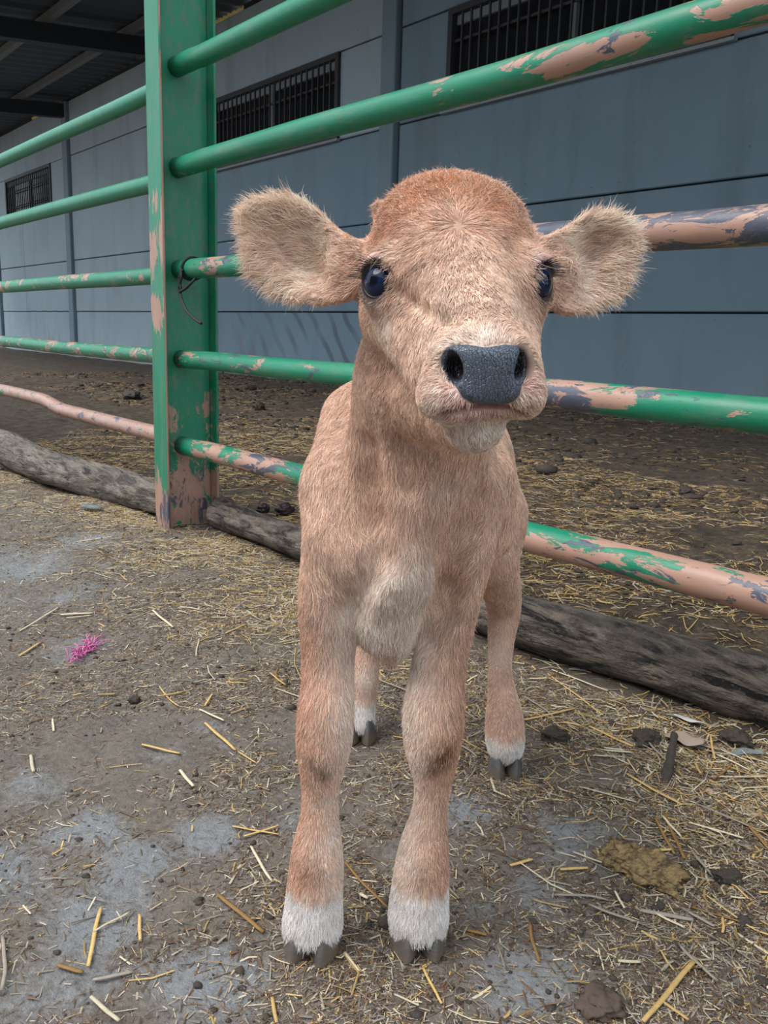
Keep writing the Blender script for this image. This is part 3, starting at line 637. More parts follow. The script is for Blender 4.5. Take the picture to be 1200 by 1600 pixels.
# eyes
t = NT('eyeball'); v = t.coord(); sx = t.sep(v)
rad = t.math('SQRT', t.math('ADD', t.math('MULTIPLY', sx[0], sx[0]), t.math('MULTIPLY', sx[1], sx[1])))
t.col(t.ramp(rad, [(.0, (.002, .003, .008)), (.30, (.002, .003, .010)), (.42, (.010, .022, .07)), (.72, (.006, .010, .03)), (.8, (.02, .012, .012))])); t.set(Roughness=.04, Specular_IOR_Level=.4)
M_EYE = t.m; M_LID = plain('eyelid_skin', LIN(226, 178, 166), .6, var=.12, scale=200); M_RIM = plain('eyelid_rim', LIN(48, 32, 34), .4)
bm = bmesh.new(); bmesh.ops.create_uvsphere(bm, u_segments=32, v_segments=20, radius=1.0)
me_eye = bm_mesh('eyeball', bm, True, 180); me_eye.materials.append(M_EYE)
LASH = []
for c, o in EYES:
    e1, e2 = frame_of(o); ey = bpy.data.objects.new('eye', me_eye); COL.objects.link(ey); ey.parent = calf
    ey.matrix_local = Matrix((( *(e1*.0178)[:1], (e2*.0178)[0], (o*.0178)[0], (c-CO)[0]), ((e1*.0178)[1], (e2*.0178)[1], (o*.0178)[1], (c-CO)[1]), ((e1*.0178)[2], (e2*.0178)[2], (o*.0178)[2], (c-CO)[2]), (0, 0, 0, 1)))
    ey['label'] = 'glossy dark blue eyeball'
    def ring(th, w, h, d): return c-CO+o*d+e1*w*math.cos(th)+e2*h*math.sin(th)
    ths = np.linspace(0, 2*math.pi, 40)
    V, Fq = tube_data([ring(a, .0153, .0147-.0020*max(0, math.sin(a)), .0096) for a in ths], [.0022+.0016*max(0, math.sin(a)) for a in ths], 8, False)
    lid = link('eyelid', mesh_mixed('eyelid_rim', V, Fq), M_RIM, calf); lid['label'] = 'dark rim around the eye'
    ths = np.linspace(.35, math.pi-.35, 24)
    V, Fq = tube_data([ring(a, .0190, .0200, .0112) for a in ths], [.0050*math.sin((i+.6)/24.2*math.pi)**.5 for i in range(24)], 8)
    lid = link('upper_eyelid', mesh_mixed('upper_eyelid', V, Fq), M_LID, calf); lid['label'] = 'pale pink upper eyelid'
    for a in np.linspace(.35, math.pi-.1, 46):
        p0 = ring(a, .0152, .0138, .0122); dr = o*.7+e1*math.cos(a)*1.0+e2*(.15+.25*math.sin(a)); dr /= np.linalg.norm(dr); ln = .013+.006*rng.random()
        LASH.append([p0+dr*ln*s-np.array([0, 0, .004*s*s]) for s in (0, .33, .66, 1)])
# hooves: two claws each
M_HOOF = None
t = NT('hoof_horn'); v = t.coord(); n = t.noise(v, 60, 4); sz = t.sep(v)[2]
t.col(t.mix(t.ramp(t.math('ADD', t.math('MULTIPLY', sz, -14), n), [(.1, 0.0), (.6, 1.0)]), (.085, .08, .08), (.17, .125, .085))); t.set(Roughness=.5); t.bump(t.noise(t.coord((1, 1, 6)), 70, 3), .3, .002)
M_HOOF = t.m
def claw(cx, cy, w, ln, h, yaw, side):
    V = []; lv = [(0.0, 1.0, 0), (.25, 1.0, .02), (.6, .93, .22), (1.0, .82, .50), (1.12, .6, .55)]; m = 20
    for z, s, back in lv:
        for k in range(m):
            a = 2*math.pi*k/m; ca, sa = math.cos(a), math.sin(a)
            y = -ca*ln*.5; x = sa*w*.5*(1-.42*max(0, ca)**1.5)                 # toe at -y, pointed
            x += -side*.10*w*max(0, ca)                                       # toes lean together
            y = y*s+back*ln*.30; V.append((x*s, y, z*h))
    Fq = [[i*m+k, i*m+(k+1) % m, (i+1)*m+(k+1) % m, (i+1)*m+k] for i in range(len(lv)-1) for k in range(m)]
    me = bpy.data.meshes.new('hoof_claw'); me.from_pydata(V, [], Fq+[list(range(m))[::-1], [(len(lv)-1)*m+k for k in range(m)]]); me.update()
    me.polygons.foreach_set('use_smooth', np.ones(len(me.polygons), bool)); me.set_sharp_from_angle(angle=math.radians(50))
    o = link('hoof_claw', me, M_HOOF, calf); o.location = (cx-CO[0], cy-CO[1], 0); o.rotation_euler = (0, 0, yaw); return o
for (foot, w, ln, h, yaw) in ((FL1[-1][0], .034, .066, .040, -.12), (FR1[-1][0], .034, .066, .040, .10), (U(790, 1168, 1.385), .030, .058, .040, .06), (U(563, 1138, 1.50), .029, .056, .038, 0.0)):
    for sd_ in (-1, 1): claw(foot[0]+sd_*w*.52*math.cos(yaw), foot[1]-.008+sd_*w*.52*math.sin(yaw), w, ln, h, yaw+sd_*.10, sd_)

# ---- coat hair: one strand at a time, combed along the flow of the coat
tri = np.concatenate([BQ[:, [0, 1, 2]], BQ[:, [0, 2, 3]]]); A, B_, C_ = BV[tri[:, 0]], BV[tri[:, 1]], BV[tri[:, 2]]
cr_ = np.cross(B_-A, C_-A); ar = np.linalg.norm(cr_, axis=1)*.5; fn = cr_/(2*ar[:, None]+1e-12)
VN = np.zeros_like(BV)
for k in range(3):
    for j in range(3): VN[:, j] += np.bincount(tri[:, k], cr_[:, j], len(BV))
VN /= np.linalg.norm(VN, axis=1)[:, None]+1e-12
cen = (A+B_+C_)/3
in_ear = np.zeros(len(cen), bool)
def ear_u(P):
    out = np.full(len(P), -1.0); axv = np.zeros((len(P), 3))
    for nm, (r0, ax, ln) in EAR.items():
        u = ((P-r0)@ax)/ln; m = (u > .02) & (P[:, 1] < .97) & (P[:, 2] > .66) & ((P[:, 0] < .0) == (nm == 'l')); out[m] = u[m]; axv[m] = ax
    return out, axv
head = (cen[:, 1] < .93) & (cen[:, 2] > .64)
eu, _ = ear_u(cen)
dens = np.where(head, 2.6, 1.0); dens[eu > 0] = 3.2; dens[(cen[:, 1] > 1.2) & (cen[:, 2] > .3)] = .6; dens[cen[:, 2] < .14] = 2.0
NH = 330000
pr = ar*dens; pr /= pr.sum(); ti = rng.choice(len(tri), NH, p=pr)
u1, u2 = rng.random(NH), rng.random(NH); fl = u1+u2 > 1; u1[fl] = 1-u1[fl]; u2[fl] = 1-u2[fl]; w3 = np.stack([1-u1-u2, u1, u2], 1)
HP = (BV[tri[ti]]*w3[:, :, None]).sum(1); HN = (VN[tri[ti]]*w3[:, :, None]).sum(1); HN /= np.linalg.norm(HN, axis=1)[:, None]+1e-9
keep = bare_skin(HP) < .35
keep &= np.min([np.linalg.norm(HP-p, axis=1) for p in spline(MOUTH, 40)], axis=0) > .0035
for c, o in EYES:
    e1, e2 = frame_of(o); q = HP-c; keep &= ~(((q@o) > 0) & (np.hypot(q@e1, q@e2) < np.where(q@e2 > 0, .0250, .0178)))
# nose leather area stays bald
q2 = HP[:, [0, 2]]; ins = np.zeros(len(HP), bool)
for i in range(len(NP3)):
    a, b = NP3[i], NP3[(i+1) % len(NP3)]; e = b-a
    ins ^= ((q2[:, 1] >= a[1]) != (q2[:, 1] >= b[1])) & (q2[:, 0]-a[0] < e[0]*(q2[:, 1]-a[1])/(e[1] if abs(e[1]) > 1e-9 else 1e-9))
keep &= ~(ins & (HP[:, 1] < .70)); HP, HN = HP[keep], HN[keep]; NH = len(HP)
WHORL = H_(716, 352); NC = U(760, 580, .63)
eu, eax = ear_u(HP); head = (HP[:, 1] < .90) & (HP[:, 2] > .655) & (eu < 0)
T = np.tile(np.array([0., .35, -1.]), (NH, 1)); T[:, 0] += np.where(HP[:, 2] > .45, -.5*(HP[:, 0]-.02)/.1, 0)
leg = HP[:, 2] < .38; T[leg] = np.array([0, .05, -1.0])
d = HP-WHORL; dn = np.linalg.norm(d, axis=1)[:, None]+1e-6; T[head] = (d/dn)[head]
rise = (HP[:, 2] > WHORL[2]); 
nz = HP-NC; nd = np.linalg.norm(nz, axis=1); w = (np.clip(1-(nd-.03)/.05, 0, 1)*head)[:, None]
T = T*(1-w)+w*(nz/(nd[:, None]+1e-6)+np.array([0, .5, -.25]))
below = head & (HP[:, 2] < .70) & (HP[:, 1] > .70); T[below] = np.array([0, .5, -.8])
ev = np.zeros(NH)
E_ = eu > 0
zc = np.zeros(NH)
for nm, (r0, ax, ln) in EAR.items():
    m = E_ & ((eax@ax) > .99); zc[m] = (HP[m]-r0-np.outer(eu[m]*ln, ax))[:, 2]/.05
T[E_] = eax[E_]*.9+np.stack([0*zc, -.15+0*zc, np.clip(zc, -1, 1)*.75-.10], 1)[E_]
cl = np.stack([fbm(HP, 75, 31+k, 2) for k in range(3)], 1); cl2 = np.stack([vnoise(HP, 260, 51+k) for k in range(3)], 1)
curl = np.where(head & (HP[:, 2] > .80), .60, np.where(head, .34, .30)); curl[E_] = .42; curl[leg] = .16
T = T/(np.linalg.norm(T, axis=1)[:, None]+1e-9)+cl*curl[:, None]+cl2*(.6*curl[:, None])+.14*rng.standard_normal((NH, 3))
T -= HN*(T*HN).sum(1)[:, None]; T /= np.linalg.norm(T, axis=1)[:, None]+1e-9
ln = np.where(head, .0082, .0125); ln[head & (HP[:, 2] > .80)] = .0145; ln[leg] = .0066; ln[HP[:, 2] < .12] = .006
ln[(HP[:, 2] < .47) & (HP[:, 2] > .30) & (HP[:, 1] < 1.03)] = .015
ln[E_] = .009+.013*np.clip((eu[E_]-.1)/.5, 0, 1); ln[head & (nd < .08)] = .0058
sock = (HP[:, 2] < .095); ln[sock] = .0095
ln *= .75+.5*rng.random(NH)
lift = np.where(E_, .42, np.where(head, .17, .15)); lift[leg] = .24; lift *= .7+.6*rng.random(NH)
K = 5; sp = np.linspace(0, 1, K)
wob = rng.standard_normal((NH, 3))*.12
PT = np.stack([HP+(ln*s)[:, None]*(T*(1-.12*s*s)+HN*(lift*(1-.55*s))[:, None]+wob*s*s+cl2*(curl*.55*s)[:, None])-np.array([0, 0, 1.])*(ln*s*s*.10)[:, None]-HN*.0006 for s in sp], 1)
dv = fld.at(PT[:, 1:])                                                   # keep every strand outside the skin
PT[:, 1:] += HN[:, None, :]*np.clip(.0004+.0016*sp[None, 1:]-dv, 0, .012)[:, :, None]
HC = coat(HP)*(1+.20*rng.standard_normal(NH).clip(-1.6, 1.6))[:, None]*(1+.24*cl2[:, :1]*np.where(leg, .4, np.where(head, 1.35, 1))[:, None])*(1+.14*cl[:, :1])
wl = rng.random(NH) < .10; HC[wl] = HC[wl]*.6+np.array(PALE)*.5
def hair_obj(name, PT, rad, colr, mat):
    cu = bpy.data.hair_curves.new(name); n, k = PT.shape[:2]; cu.add_curves([k]*n)
    cu.attributes['position'].data.foreach_set('vector', (PT).astype(np.float32).ravel())
    r = cu.attributes.get('radius') or cu.attributes.new('radius', 'FLOAT', 'POINT'); r.data.foreach_set('value', np.asarray(rad, np.float32).ravel())
    if colr is not None:
        c = cu.attributes.new('col', 'FLOAT_COLOR', 'CURVE'); c.data.foreach_set('color', np.concatenate([np.clip(colr, 0, 1), np.ones((n, 1))], 1).astype(np.float32).ravel())
    return link(name, cu, mat, calf)
t = NT('calf_hair'); at = t.attr('col'); t.col(at.outputs['Color']); t.set(Roughness=.55, Specular_IOR_Level=.25)
hr = np.tile(np.array([1., .95, .8, .55, .15]), (NH, 1))*(.00024*(.7+.6*rng.random(NH)))[:, None]
coat_o = hair_obj('coat_hair', PT-CO, hr, HC, t.m); tag(coat_o, 'short tan coat hair with cream ear fringes', kind='stuff')
LASH = np.array(LASH); la = hair_obj('eyelashes', LASH, np.tile(np.array([.0004, .0003, .00025, .0001]), (len(LASH), 1)), None, plain('lash_hair', (.03, .02, .018), .5)); tag(la, 'dark eyelashes', kind='stuff')
# ------------------------------------------------------------------ straw, chaff and dung on the ground
def flecks(x, y, ln, wd, ang, lift, tilt, C, h=.35):
    """short roofed flecks: two cross sections of three points"""
    n = len(x); u = np.stack([np.cos(ang), np.sin(ang), 0*x], 1); s = np.stack([-np.sin(ang), np.cos(ang), 0*x], 1); base = np.stack([x, y, ground_h(x, y)+lift], 1); V = np.zeros((n, 6, 3))
    for i, q in enumerate((-.5, .5)):
        for j, r in enumerate((-.5, 0, .5)):
            p = base+u*(ln*q)[:, None]+s*(wd*r)[:, None]; p[:, 2] += tilt*ln*q+(wd*h if j == 1 else 0); V[:, i*3+j] = p
    Fq = (np.arange(n)[:, None, None]*6+np.array([[0, 3, 4, 1], [1, 4, 5, 2]])[None]).reshape(-1, 4); return V.reshape(-1, 3), Fq, np.repeat(C, 6, 0)
def strips(x, y, ln, wd, ang, lift, tilt, C, bend, h=.35):
    """roofed, slightly bent strips: three cross sections of three points each"""
    n = len(x); u = np.stack([np.cos(ang), np.sin(ang), 0*x], 1); s = np.stack([-np.sin(ang), np.cos(ang), 0*x], 1); base = np.stack([x, y, ground_h(x, y)+lift], 1)
    V = np.zeros((n, 9, 3))
    for i, q in enumerate((-.5, 0, .5)):
        c = base+u*(ln*q)[:, None]+s*(bend*ln*(q*q*4-.5))[:, None]; c[:, 2] += tilt*ln*q+.06*ln*abs(bend)*(1-abs(q)*2)
        w = wd*(1 if q == 0 else .8)
        for j, r in enumerate((-.5, 0, .5)):
            p = c+s*(w*r)[:, None]; p[:, 2] += (w*h if j == 1 else 0); V[:, i*3+j] = p
    F1 = np.array([[0, 3, 4, 1], [1, 4, 5, 2], [3, 6, 7, 4], [4, 7, 8, 5]]); Fq = (np.arange(n)[:, None, None]*9+F1[None]).reshape(-1, 4)
    return V.reshape(-1, 3), Fq, np.repeat(C, 9, 0)
GOLD, PALEST, BRN, GRY = np.array(LIN(208, 172, 108)), np.array(LIN(214, 198, 168)), np.array(LIN(114, 86, 64)), np.array(LIN(152, 141, 130))
def scatter(name, n, sampler, mixw, L0, W0, mat, label):
    x, y = sampler(n); n = len(x); C = np.array([GOLD, PALEST, BRN, GRY])[rng.choice(4, n, p=mixw)]*(.45+.85*rng.random((n, 1)))
    ln = L0[0]*np.exp(rng.standard_normal(n)*L0[1]); wd = np.minimum(W0[0]*np.exp(rng.standard_normal(n)*W0[1]), ln*.3)
    if L0[0] < .015: V, Fq, CC = flecks(x, y, ln, wd, rng.random(n)*math.pi*2, .0003+.003*rng.random(n)**2, .14*rng.standard_normal(n), C)
    else: V, Fq, CC = strips(x, y, ln, wd, rng.random(n)*math.pi*2, .0005+.004*rng.random(n)**2, .10*rng.standard_normal(n), C, .12*rng.standard_normal(n))
    me = np_mesh(name, V, Fq, False); set_col(me, np.clip(CC, 0, 1)); return tag(link(name, me, mat), label, 'straw', kind='stuff')
t = NT('straw'); at = t.attr('col'); n = t.noise(t.coord(), 220, 3); t.col(t.mix(t.math('MULTIPLY', n, .5), at.outputs['Color'], (.10, .07, .04))); t.set(Roughness=.55, Specular_IOR_Level=.35); M_STRAW = t.m
def clump(x, y, s, seed, lo=-.1): return vnoise(np.stack([x, y], 1), s, seed)+.5*vnoise(np.stack([x, y], 1), s*2.7, seed+1) > lo+.45*rng.standard_normal(len(x))
def bare_at(x, y):
    b = np.zeros(len(x))
    for bx, by, r in BARE: b = np.maximum(b, np.exp(-((x-bx)**2+(y-by)**2)/(r*r)))
    return b
def yard(n):
    # ground this side of the fence, thickening towards the logs
    r = .28+4.6*rng.random(n*3)**1.35; a = rng.uniform(math.radians(-6), math.radians(62), n*3)+math.radians(90)-math.radians(0); x, y = r*np.cos(a+.0), r*np.sin(a); th = YAW+math.radians(90)
    x = r*np.cos(th+a-math.radians(118)); y = r*np.sin(th+a-math.radians(118))
    k = (y < 1.5) & (rng.random(len(x)) < .30+.7*np.exp(-((y-1.25)/.45)**2)) & (rng.random(len(x)) > .85*bare_at(x, y)); x, y = x[k], y[k]; k = clump(x, y, 6, 61, -.35); return x[k][:n], y[k][:n]
def seam(n):
    x = -5.2+5.6*rng.random(n*2); y = 1.35+.19*rng.standard_normal(n*2); k = (y < 1.62) & clump(x, y, 3.5, 66, -.2); return x[k][:n], y[k][:n]
def pen_near(n):
    x = -6+6.8*rng.random(n*3); y = 1.62+2.6*rng.random(n*3)**1.5; k = clump(x, y, 2.6, 71, -.15); return x[k][:n], y[k][:n]
def pen_far(n):
    x = -13+14*rng.random(n*3); y = 3.2+4.0*rng.random(n*3); k = clump(x, y, 1.4, 77, .15); return x[k][:n], y[k][:n]
scatter('chaff', 240000, yard, [.08, .16, .46, .30], (.0095, .55), (.0012, .4), M_STRAW, 'fine brown chaff trodden into the ground round the calf')
scatter('straw_litter', 17000, seam, [.34, .40, .14, .12], (.034, .5), (.0022, .35), M_STRAW, 'thick pale straw litter heaped along the outside of the logs')
scatter('straw_litter', 2600, yard, [.38, .34, .14, .14], (.030, .5), (.0022, .35), M_STRAW, 'thin loose straw litter spread over the yard in front of the fence')
scatter('straw_bedding', 46000, pen_near, [.42, .14, .34, .10], (.038, .5), (.0028, .35), M_STRAW, 'golden straw bedding on the pen floor just behind the fence')
scatter('straw_bedding', 26000, pen_far, [.28, .08, .50, .14], (.05, .45), (.0042, .35), M_STRAW, 'sparse brown straw bedding on the far pen floor by the wall')
# dung crumbs
def crumbs(name, n, sampler, R0, label):
    bm = bmesh.new(); bmesh.ops.create_icosphere(bm, subdivisions=1, radius=1.0); P = np.array([v.co[:] for v in bm.verts]); Fi = np.array([[v.index for v in f.verts] for f in bm.faces]); bm.free()
    x, y = sampler(n); n = len(x); r = R0*np.exp(.5*rng.standard_normal(n)); V = P[None]*(1+.30*rng.standard_normal((n, len(P), 1)).clip(-1, 1))*np.array([1, 1, .45])*r[:, None, None]
    V[..., 0] += x[:, None]; V[..., 1] += y[:, None]; V[..., 2] += (ground_h(x, y)+r*.15)[:, None]
    me = np_mesh(name, V.reshape(-1, 3), (np.arange(n)[:, None, None]*len(P)+Fi[None]).reshape(-1, 3)); return tag(link(name, me, M_DUNG), label, 'dung', kind='stuff')
t = NT('dung'); n = t.noise(t.coord(), 160, 5, .7); t.col(t.mix(n, (.012, .009, .007), (.095, .07, .052))); t.set(Roughness=.8); t.bump(n, .6, .004); M_DUNG = t.m
crumbs('dung_crumbs', 16000, yard, .0023, 'brown dung crumbs scattered over the yard round the calf')
crumbs('dung_crumbs', 3500, pen_near, .006, 'dark dung crumbs among the straw behind the fence')
crumbs('dung_crumbs', 6000, pen_far, .013, 'dark dung crumbs on the far pen floor')
# clods and cakes that stand out
def lump(name, px, py, r, flat, mat, label, cat, seed, group=None, at=None, sub=4, rough=.3):
    bm = bmesh.new(); bmesh.ops.create_icosphere(bm, subdivisions=sub, radius=1.0); P = np.array([v.co[:] for v in bm.verts]); d = 1+rough*fbm(P, 1.6, seed, 4)+rough*.7*vnoise(P, 5, seed+5)+rough*.4*vnoise(P, 13, seed+6)
    for v, q in zip(bm.verts, P*d[:, None]*np.array([r[0], r[1], flat])): v.co = q
    me = bm_mesh(name, bm, True, 180); g = ground_pt(px, py); o = link(name, me, mat); o.location = (g[0], g[1], float(ground_h(np.array([g[0]]), np.array([g[1]]))[0])+flat*.45); o.rotation_euler = (0, 0, seed); return tag(o, label, cat, group)
t = NT('wet_dung'); n = t.noise(t.coord(), 120, 5); t.col(t.mix(n, (.012, .006, .008), (.055, .03, .032))); t.set(Roughness=.45); t.bump(n, .6, .004); M_WET = t.m
t = NT('yellow_dung'); n = t.noise(t.coord((1, .4, 1)), 130, 7, .75); t.col(t.mix(t.ramp(n, [(.36, 0.0), (.62, 1.0)]), (.06, .035, .016), (.42, .28, .12))); t.set(Roughness=.7); t.bump(n, .8, .006); M_YEL = t.m
lump('dung_clod', 411, 801, (.028, .026), .024, M_WET, 'small dark clod, left of two on the straw behind the log', 'dung', 1)
lump('dung_clod', 444, 806, (.050, .034), .030, M_WET, 'larger dark clod beside the calf, right of two behind the log', 'dung', 2)
lump('dung_cake', 1000, 1358, (.052, .036), .010, M_YEL, 'yellowish dung cake with straw in it on the right foreground', 'dung', 3, sub=5, rough=.5)
lump('dung_clod', 865, 1160, (.026, .02), .014, M_DUNG, 'brown clod just right of the white hind foot', 'dung', 4)
lump('dung_clod', 1010, 1160, (.034, .026), .016, M_DUNG, 'brown clod left of the upright muddy stick', 'dung', 5)
lump('dung_clod', 1150, 1160, (.030, .026), .020, M_DUNG, 'brown clod behind the plastic scrap under the log', 'dung', 6)
lump('dung_clod', 1135, 1385, (.02, .012), .010, M_DUNG, 'small brown clod in the straw right of the yellow cake', 'dung', 7)
lump('dung_clod', 940, 1570, (.026, .022), .009, plain('reddish_clod', (.09, .06, .045), .8), 'reddish brown clod at the bottom edge of the picture', 'dung', 8)
lump('stone', 1108, 1243, (.008, .006), .005, plain('pinkish_stone', (.45, .30, .22), .7), 'small pinkish stone in the straw under the log at right', 'stone', 9, sub=3)
lump('stone', 1182, 1288, (.009, .005), .004, plain('orange_stone', (.42, .26, .17), .7), 'flat orange chip near the right edge below the log', 'stone', 10, sub=3)
lump('dung_clod', 210, 1090, (.012, .012), .009, M_DUNG, 'round dark clod lying left of the fallen straw', 'dung', 11, sub=3)
lump('dung_clod', 1072, 775, (.055, .035), .03, M_DUNG, 'dark clod on the pen floor behind the upper right rails', 'dung', 15)
lump('dung_clod', 390, 612, (.09, .06), .05, M_DUNG, 'dark clod on the far pen floor just right of the post', 'dung', 17)
lump('dung_clod', 405, 643, (.09, .06), .045, M_DUNG, 'dark flattened clod on the pen floor left of the calf', 'dung', 18)
lump('dung_clod', 205, 627, (.12, .07), .05, M_DUNG, 'dark clod behind the fence left of the post', 'dung', 19)
# single straws that stand out: from pixel to pixel
def straw_mesh(ln, wd, bend, c, seed):
    n = 9; s = np.linspace(-.5, .5, n); P = np.stack([s*ln, bend*ln*(s*s*4-.5)*.22+.004*ln*np.sin(s*9+seed), .0+.03*ln*np.cos(s*5+seed)*.3], 1)
    V, Fq = tube_data(P, [wd*.46*(.75+.25*math.cos((x)*2.4)) for x in s], 7); V[:, 2] = P[:, 2].mean()+(V[:, 2]-P[:, 2].mean())*.45
    me = mesh_mixed('straw', V, Fq); set_col(me, np.tile(np.clip(c, 0, 1), (len(V), 1))); me.materials.append(M_STRAW); return me
def straw(x0, y0, x1, y1, wd, c, label, bend=.05, group=None, lift=.004):
    a, b = ground_pt(x0, y0), ground_pt(x1, y1); m = (a+b)/2; d = b-a; ln = float(np.linalg.norm(d)); me = straw_mesh(ln, wd, bend, c, x0)
    q = np.array([a[:2], b[:2], m[:2]]); hz = ground_h(q[:, 0], q[:, 1]); o = link('straw', me); tl = math.atan2(hz[1]-hz[0], ln)
    o.location = (m[0], m[1], max(hz[2], (hz[0]+hz[1])/2)+lift); o.rotation_euler = (0, -tl, math.atan2(d[1], d[0])); return tag(o, label, 'straw', group)
G, P_, D_ = GOLD*1.25, PALEST*1.3, np.array(LIN(150, 112, 60))
for a in [(238, 954, 270, 983, .008, P_, 'pale broad straw left of the calf at shoulder height', .05),           (320, 1132, 368, 1172, .0075, G, 'bright golden straw lying diagonally left of the front knee', .02), (222, 1163, 281, 1182, .0065, G, 'golden straw lying almost level below the pink twine', .02),
          (312, 1110, 350, 1131, .006, P_, 'pale straw just above the golden diagonal straw', -.05), (281, 1205, 302, 1232, .007, P_, 'short pale straw stub left of the front leg', .03),
          (372, 1175, 400, 1195, .004, G, 'thin golden straw touching the golden diagonal one', .05), (340, 1398, 412, 1458, .0075, D_, 'long brownish stalk pointing at the left front hoof', .03),
          (157, 1422, 138, 1515, .006, G, 'long golden straw standing out at lower left', .03), (218, 1433, 219, 1474, .005, G, 'short upright-lying golden straw right of the long one', .02),
          (392, 1325, 424, 1376, .005, P_, 'pale straw lying beside the left fetlock', .06), (363, 1296, 436, 1309, .004, G, 'thin golden straw crossing another left of the cannon', .04),
          (381, 1311, 436, 1295, .0045, G, 'golden straw crossing over a thinner one left of the cannon', .03), (90, 1515, 130, 1524, .007, D_, 'flat brown straw piece at lower left by the grey clod', .04),
          (145, 1535, 208, 1521, .006, GRY*1.2, 'grey curved stalk at lower left beside a flat brown straw', .10), (142, 1562, 186, 1600, .006, PALEST, 'pale stalk running off the bottom left', .03),
          (1005, 1600, 1086, 1508, .0075, GOLD, 'thick golden straw running off the bottom right', .02), (1036, 1572, 1075, 1600, .005, GOLD, 'short golden straw crossing the thick one at the bottom right', .02),
          (978, 1219, 1064, 1272, .0065, G, 'long golden straw below the muddy stick', .06), (920, 1145, 988, 1173, .0075, G, 'golden straw right of the white hind foot', .03),
          (1075, 1300, 1160, 1324, .0055, P_, 'long pale straw at right below the log', .02), (1112, 1218, 1198, 1220, .006, PALEST, 'bent pale straw by the right edge under the log', .12),
          (1036, 1284, 1068, 1352, .006, D_, 'brown straw leaning against its twin above the yellow cake', .03), (1022, 1290, 1052, 1345, .005, D_*1.2, 'brown straw left of its twin above the yellow cake', .03),
          (1005, 1339, 1048, 1338, .007, G, 'golden straw stuck across the yellow dung cake', .01), (875, 1363, 918, 1361, .006, G, 'short straight golden straw left of the yellow cake', .01),
          (797, 1356, 832, 1347, .006, G, 'short golden straw right of the front fetlock', .02), (895, 1337, 940, 1353, .0045, PALEST, 'pale straw just above the short straight golden one', .03),
          (1163, 1300, 1200, 1340, .006, D_*1.2, 'brown straw running off the right edge', .02), (1110, 1150, 1116, 1190, .005, G, 'upright golden straw left of the plastic scrap', .03),
          (790, 1135, 900, 1113, .006, G, 'long golden straw behind the hind foot, towards the log', .05), (855, 1053, 942, 1122, .005, G, 'golden straw sloping down under the log by the hind leg', .03),
          (862, 1045, 950, 1080, .005, P_, 'pale straw tucked along under the dark log', .04), (1000, 1430, 1082, 1447, .009, GRY*1.3, 'flat grey stalk in the right foreground', .05),
          (1075, 1433, 1115, 1457, .006, GRY*1.35, 'grey stalk lying right of the flat grey one', .05), (1080, 1425, 1165, 1452, .004, D_, 'thin brown stalk in the right foreground', .03),
          (960, 1398, 975, 1424, .004, P_, 'small pale straw under the yellow cake', .03), (965, 1507, 1000, 1510, .006, PALEST, 'short pale straw in the right foreground', .05),
          (30, 1025, 62, 1000, .007, G, 'short golden straw left of the pink twine', .02), (32, 985, 92, 950, .005, P_, 'long thin pale straw at the left edge', .08),
          (95, 960, 145, 959, .010, PALEST*1.25, 'whitish flat straw above the pink twine', .03), (330, 966, 375, 967, .004, P_, 'thin level straw left of the calf elbow', .02),
          (385, 980, 352, 995, .005, G, 'golden straw left of the foreleg, below the thin level one', .03), 
          (48, 1178, 52, 1205, .007, PALEST, 'short pale straw at the left, end on', .02), (82, 1120, 84, 1140, .005, P_, 'tiny pale straw below the pink twine', .02), (320, 1103, 332, 1083, .005, G, 'short golden straw pointing up at the foreleg', .02),
          (248, 1070, 278, 1102, .004, G, 'curved golden straw above the pale one left of the foreleg', .15), 
          (730, 1455, 760, 1462, .006, D_*1.2, 'small brown straw right of the right front hoof', .03), (562, 1398, 575, 1405, .006, PALEST*1.3, 'small white straw between the front feet', .02),
          (660, 1512, 690, 1570, .004, G, 'thin golden straw below the right front hoof', .05), (538, 1490, 560, 1520, .006, P_, 'pale straw between the front hooves', .03), (425, 1560, 432, 1600, .005, GOLD, 'golden straw at the bottom left of centre', .03)]:
    if a[6]: straw(*a[:7], a[7])
# the other loose straws one can count, alike
proto = [straw_mesh(.07+.02*i, .0042+.0006*(i % 3), .03*(i-2), (G, P_, GOLD, PALEST, D_, GRY*1.2)[i], i*1.3) for i in range(6)]
def loose(n, sampler, label, group, sc):
    x, y = sampler(n*2); k = rng.permutation(len(x))[:n]; x, y = x[k], y[k]; z = ground_h(x, y)
    for i in range(len(x)):
        o = bpy.data.objects.new('straw', proto[int(rng.integers(6))]); COL.objects.link(o); s = sc*(.6+.8*rng.random()); o.scale = (s, 1+.3*(sc > 1), 1)
        o.location = (x[i], y[i], z[i]+.005); o.rotation_euler = (0, float(rng.normal(0, .05)), float(rng.random()*6.28)); tag(o, label, 'straw', group)
loose(110, yard, 'loose straw stalk lying on the yard in front of the fence', 'loose straws on the yard', .55)
loose(120, pen_near, 'loose straw stalk lying on the bedding behind the fence', 'loose straws on the pen bedding', 1.1)
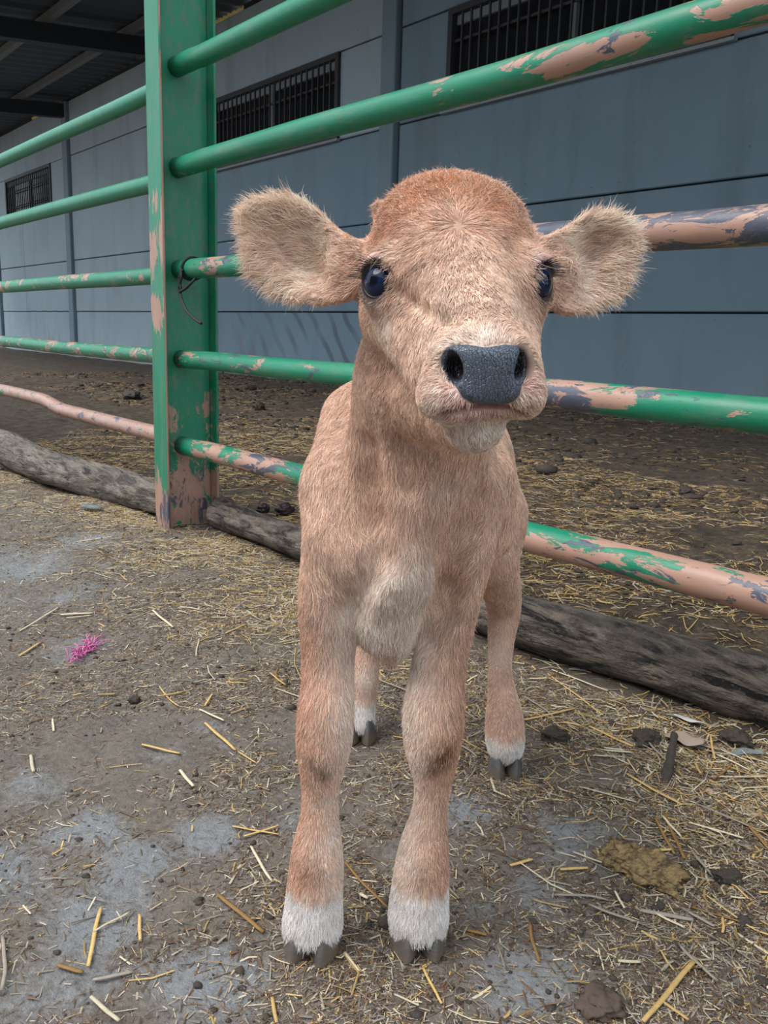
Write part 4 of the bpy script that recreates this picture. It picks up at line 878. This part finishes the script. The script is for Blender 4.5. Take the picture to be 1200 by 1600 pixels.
# pink twine, stick, scraps
M_PINK = plain('pink_plastic_twine', (.62, .16, .36), .5, var=.3, scale=60)
Vs, Fs = [], []; g0 = ground_pt(133, 1015); gh = float(ground_h(g0[None, 0], g0[None, 1])[0]); ax = ground_pt(158, 998)-ground_pt(118, 1028); ax /= np.linalg.norm(ax); sx_ = np.array([-ax[1], ax[0], 0])
for i in range(60):
    u0 = rng.normal(0, .028); p0 = g0+ax*u0+sx_*rng.normal(0, .008); dr = rng.standard_normal(3); dr[2] = abs(dr[2])*.6; dr /= np.linalg.norm(dr); l_ = .018+.022*rng.random()
    c = spline([p0+np.array([0, 0, gh+.003]), p0+dr*l_*.5+np.array([0, 0, gh+.008]), p0+dr*l_+rng.normal(0, .006, 3)+np.array([0, 0, gh+.004])], 8)
    V, Fq = tube_data(c, [.0016, .0016, .0015, .0015, .0014, .0013, .0012, .0008], 5); o_ = sum(len(q) for q in Vs); Vs.append(V); Fs += [[q+o_ for q in f] for f in Fq]
tag(link('frayed_twine', mesh_mixed('frayed_twine', np.concatenate(Vs), Fs), M_PINK), 'frayed tuft of pink plastic twine on the ground at left', 'twine')
a, b = ground_pt(1036, 1232), ground_pt(1050, 1190); V, Fq = tube_data(spline([a+np.array([0, 0, -.006]), (a+b)/2+np.array([0, 0, .022]), b+np.array([0, 0, .055])], 16), np.linspace(.010, .006, 16), 9, True, 1+.25*rng.standard_normal((16, 9)).clip(-1, 1))
tag(link('stick', mesh_mixed('stick', V, Fq), M_DUNG), 'muddy dark stick standing up from the dung below the log', 'stick')
def scrap(name, px, py, w, h, ang, mat, label, cat, seed, curl=.35):
    n, m = 14, 9; V = []; 
    for top in (0, 1):
        for i in range(n):
            for j in range(m):
                u, v_ = i/(n-1)-.5, j/(m-1)-.5; e_ = 1+.35*float(vnoise(np.array([[u*3, v_*3, seed]]), 1, seed)[0]); V.append((u*w*e_, v_*h*e_*(1-.9*abs(u)**1.5), .004+curl*h*(.5+.5*float(vnoise(np.array([[u*2.2, v_*2.2, seed+.5]]), 1, seed+4)[0]))+.0008*top))
    Fq = []
    for top in (0, 1):
        for i in range(n-1):
            for j in range(m-1):
                q = [top*n*m+i*m+j, top*n*m+(i+1)*m+j, top*n*m+(i+1)*m+j+1, top*n*m+i*m+j+1]; Fq.append(q if top else q[::-1])
    rim = [i*m for i in range(n)]+[(n-1)*m+j for j in range(1, m)]+[i*m+m-1 for i in range(n-2, -1, -1)]+[j for j in range(m-2, 0, -1)]
    for a_, b_ in zip(rim, rim[1:]+rim[:1]): Fq.append([a_, b_, n*m+b_, n*m+a_])
    g = ground_pt(px, py); o = link(name, mesh_mixed(name, V, Fq), mat); o.location = (g[0], g[1], float(ground_h(g[None, 0], g[None, 1])[0])); o.rotation_euler = (0, 0, ang); return tag(o, label, cat)
t = NT('clear_plastic'); t.col((.50, .55, .57)); t.set(Roughness=.2, Transmission_Weight=.7, IOR=1.3, Specular_IOR_Level=.8); M_CLEAR = t.m
scrap('plastic_scrap', 1165, 1183, .06, .022, .9, M_CLEAR, 'crumpled clear bluish plastic scrap under the log at right', 'plastic', 1, .6)
scrap('plastic_scrap', 142, 799, .10, .07, .7, M_CLEAR, 'crumpled whitish plastic scrap near the grey log at left', 'plastic', 2, .4)
scrap('dry_leaf', 1068, 1165, .060, .050, .8, plain('dry_leaf', (.36, .27, .21), .7), 'dry curled brown leaf between the stick and the log', 'leaf', 3, .35)
scrap('husk', 1078, 1130, .060, .016, .2, plain('pale_husk', (.55, .53, .48), .6), 'whitish pointed husk leaning by the log above the dry leaf', 'husk', 4, .7)
scrap('plastic_scrap', 822, 1010, .040, .022, .9, M_CLEAR, 'small clear plastic scrap where the dark log meets the hind leg', 'plastic', 5, .5)
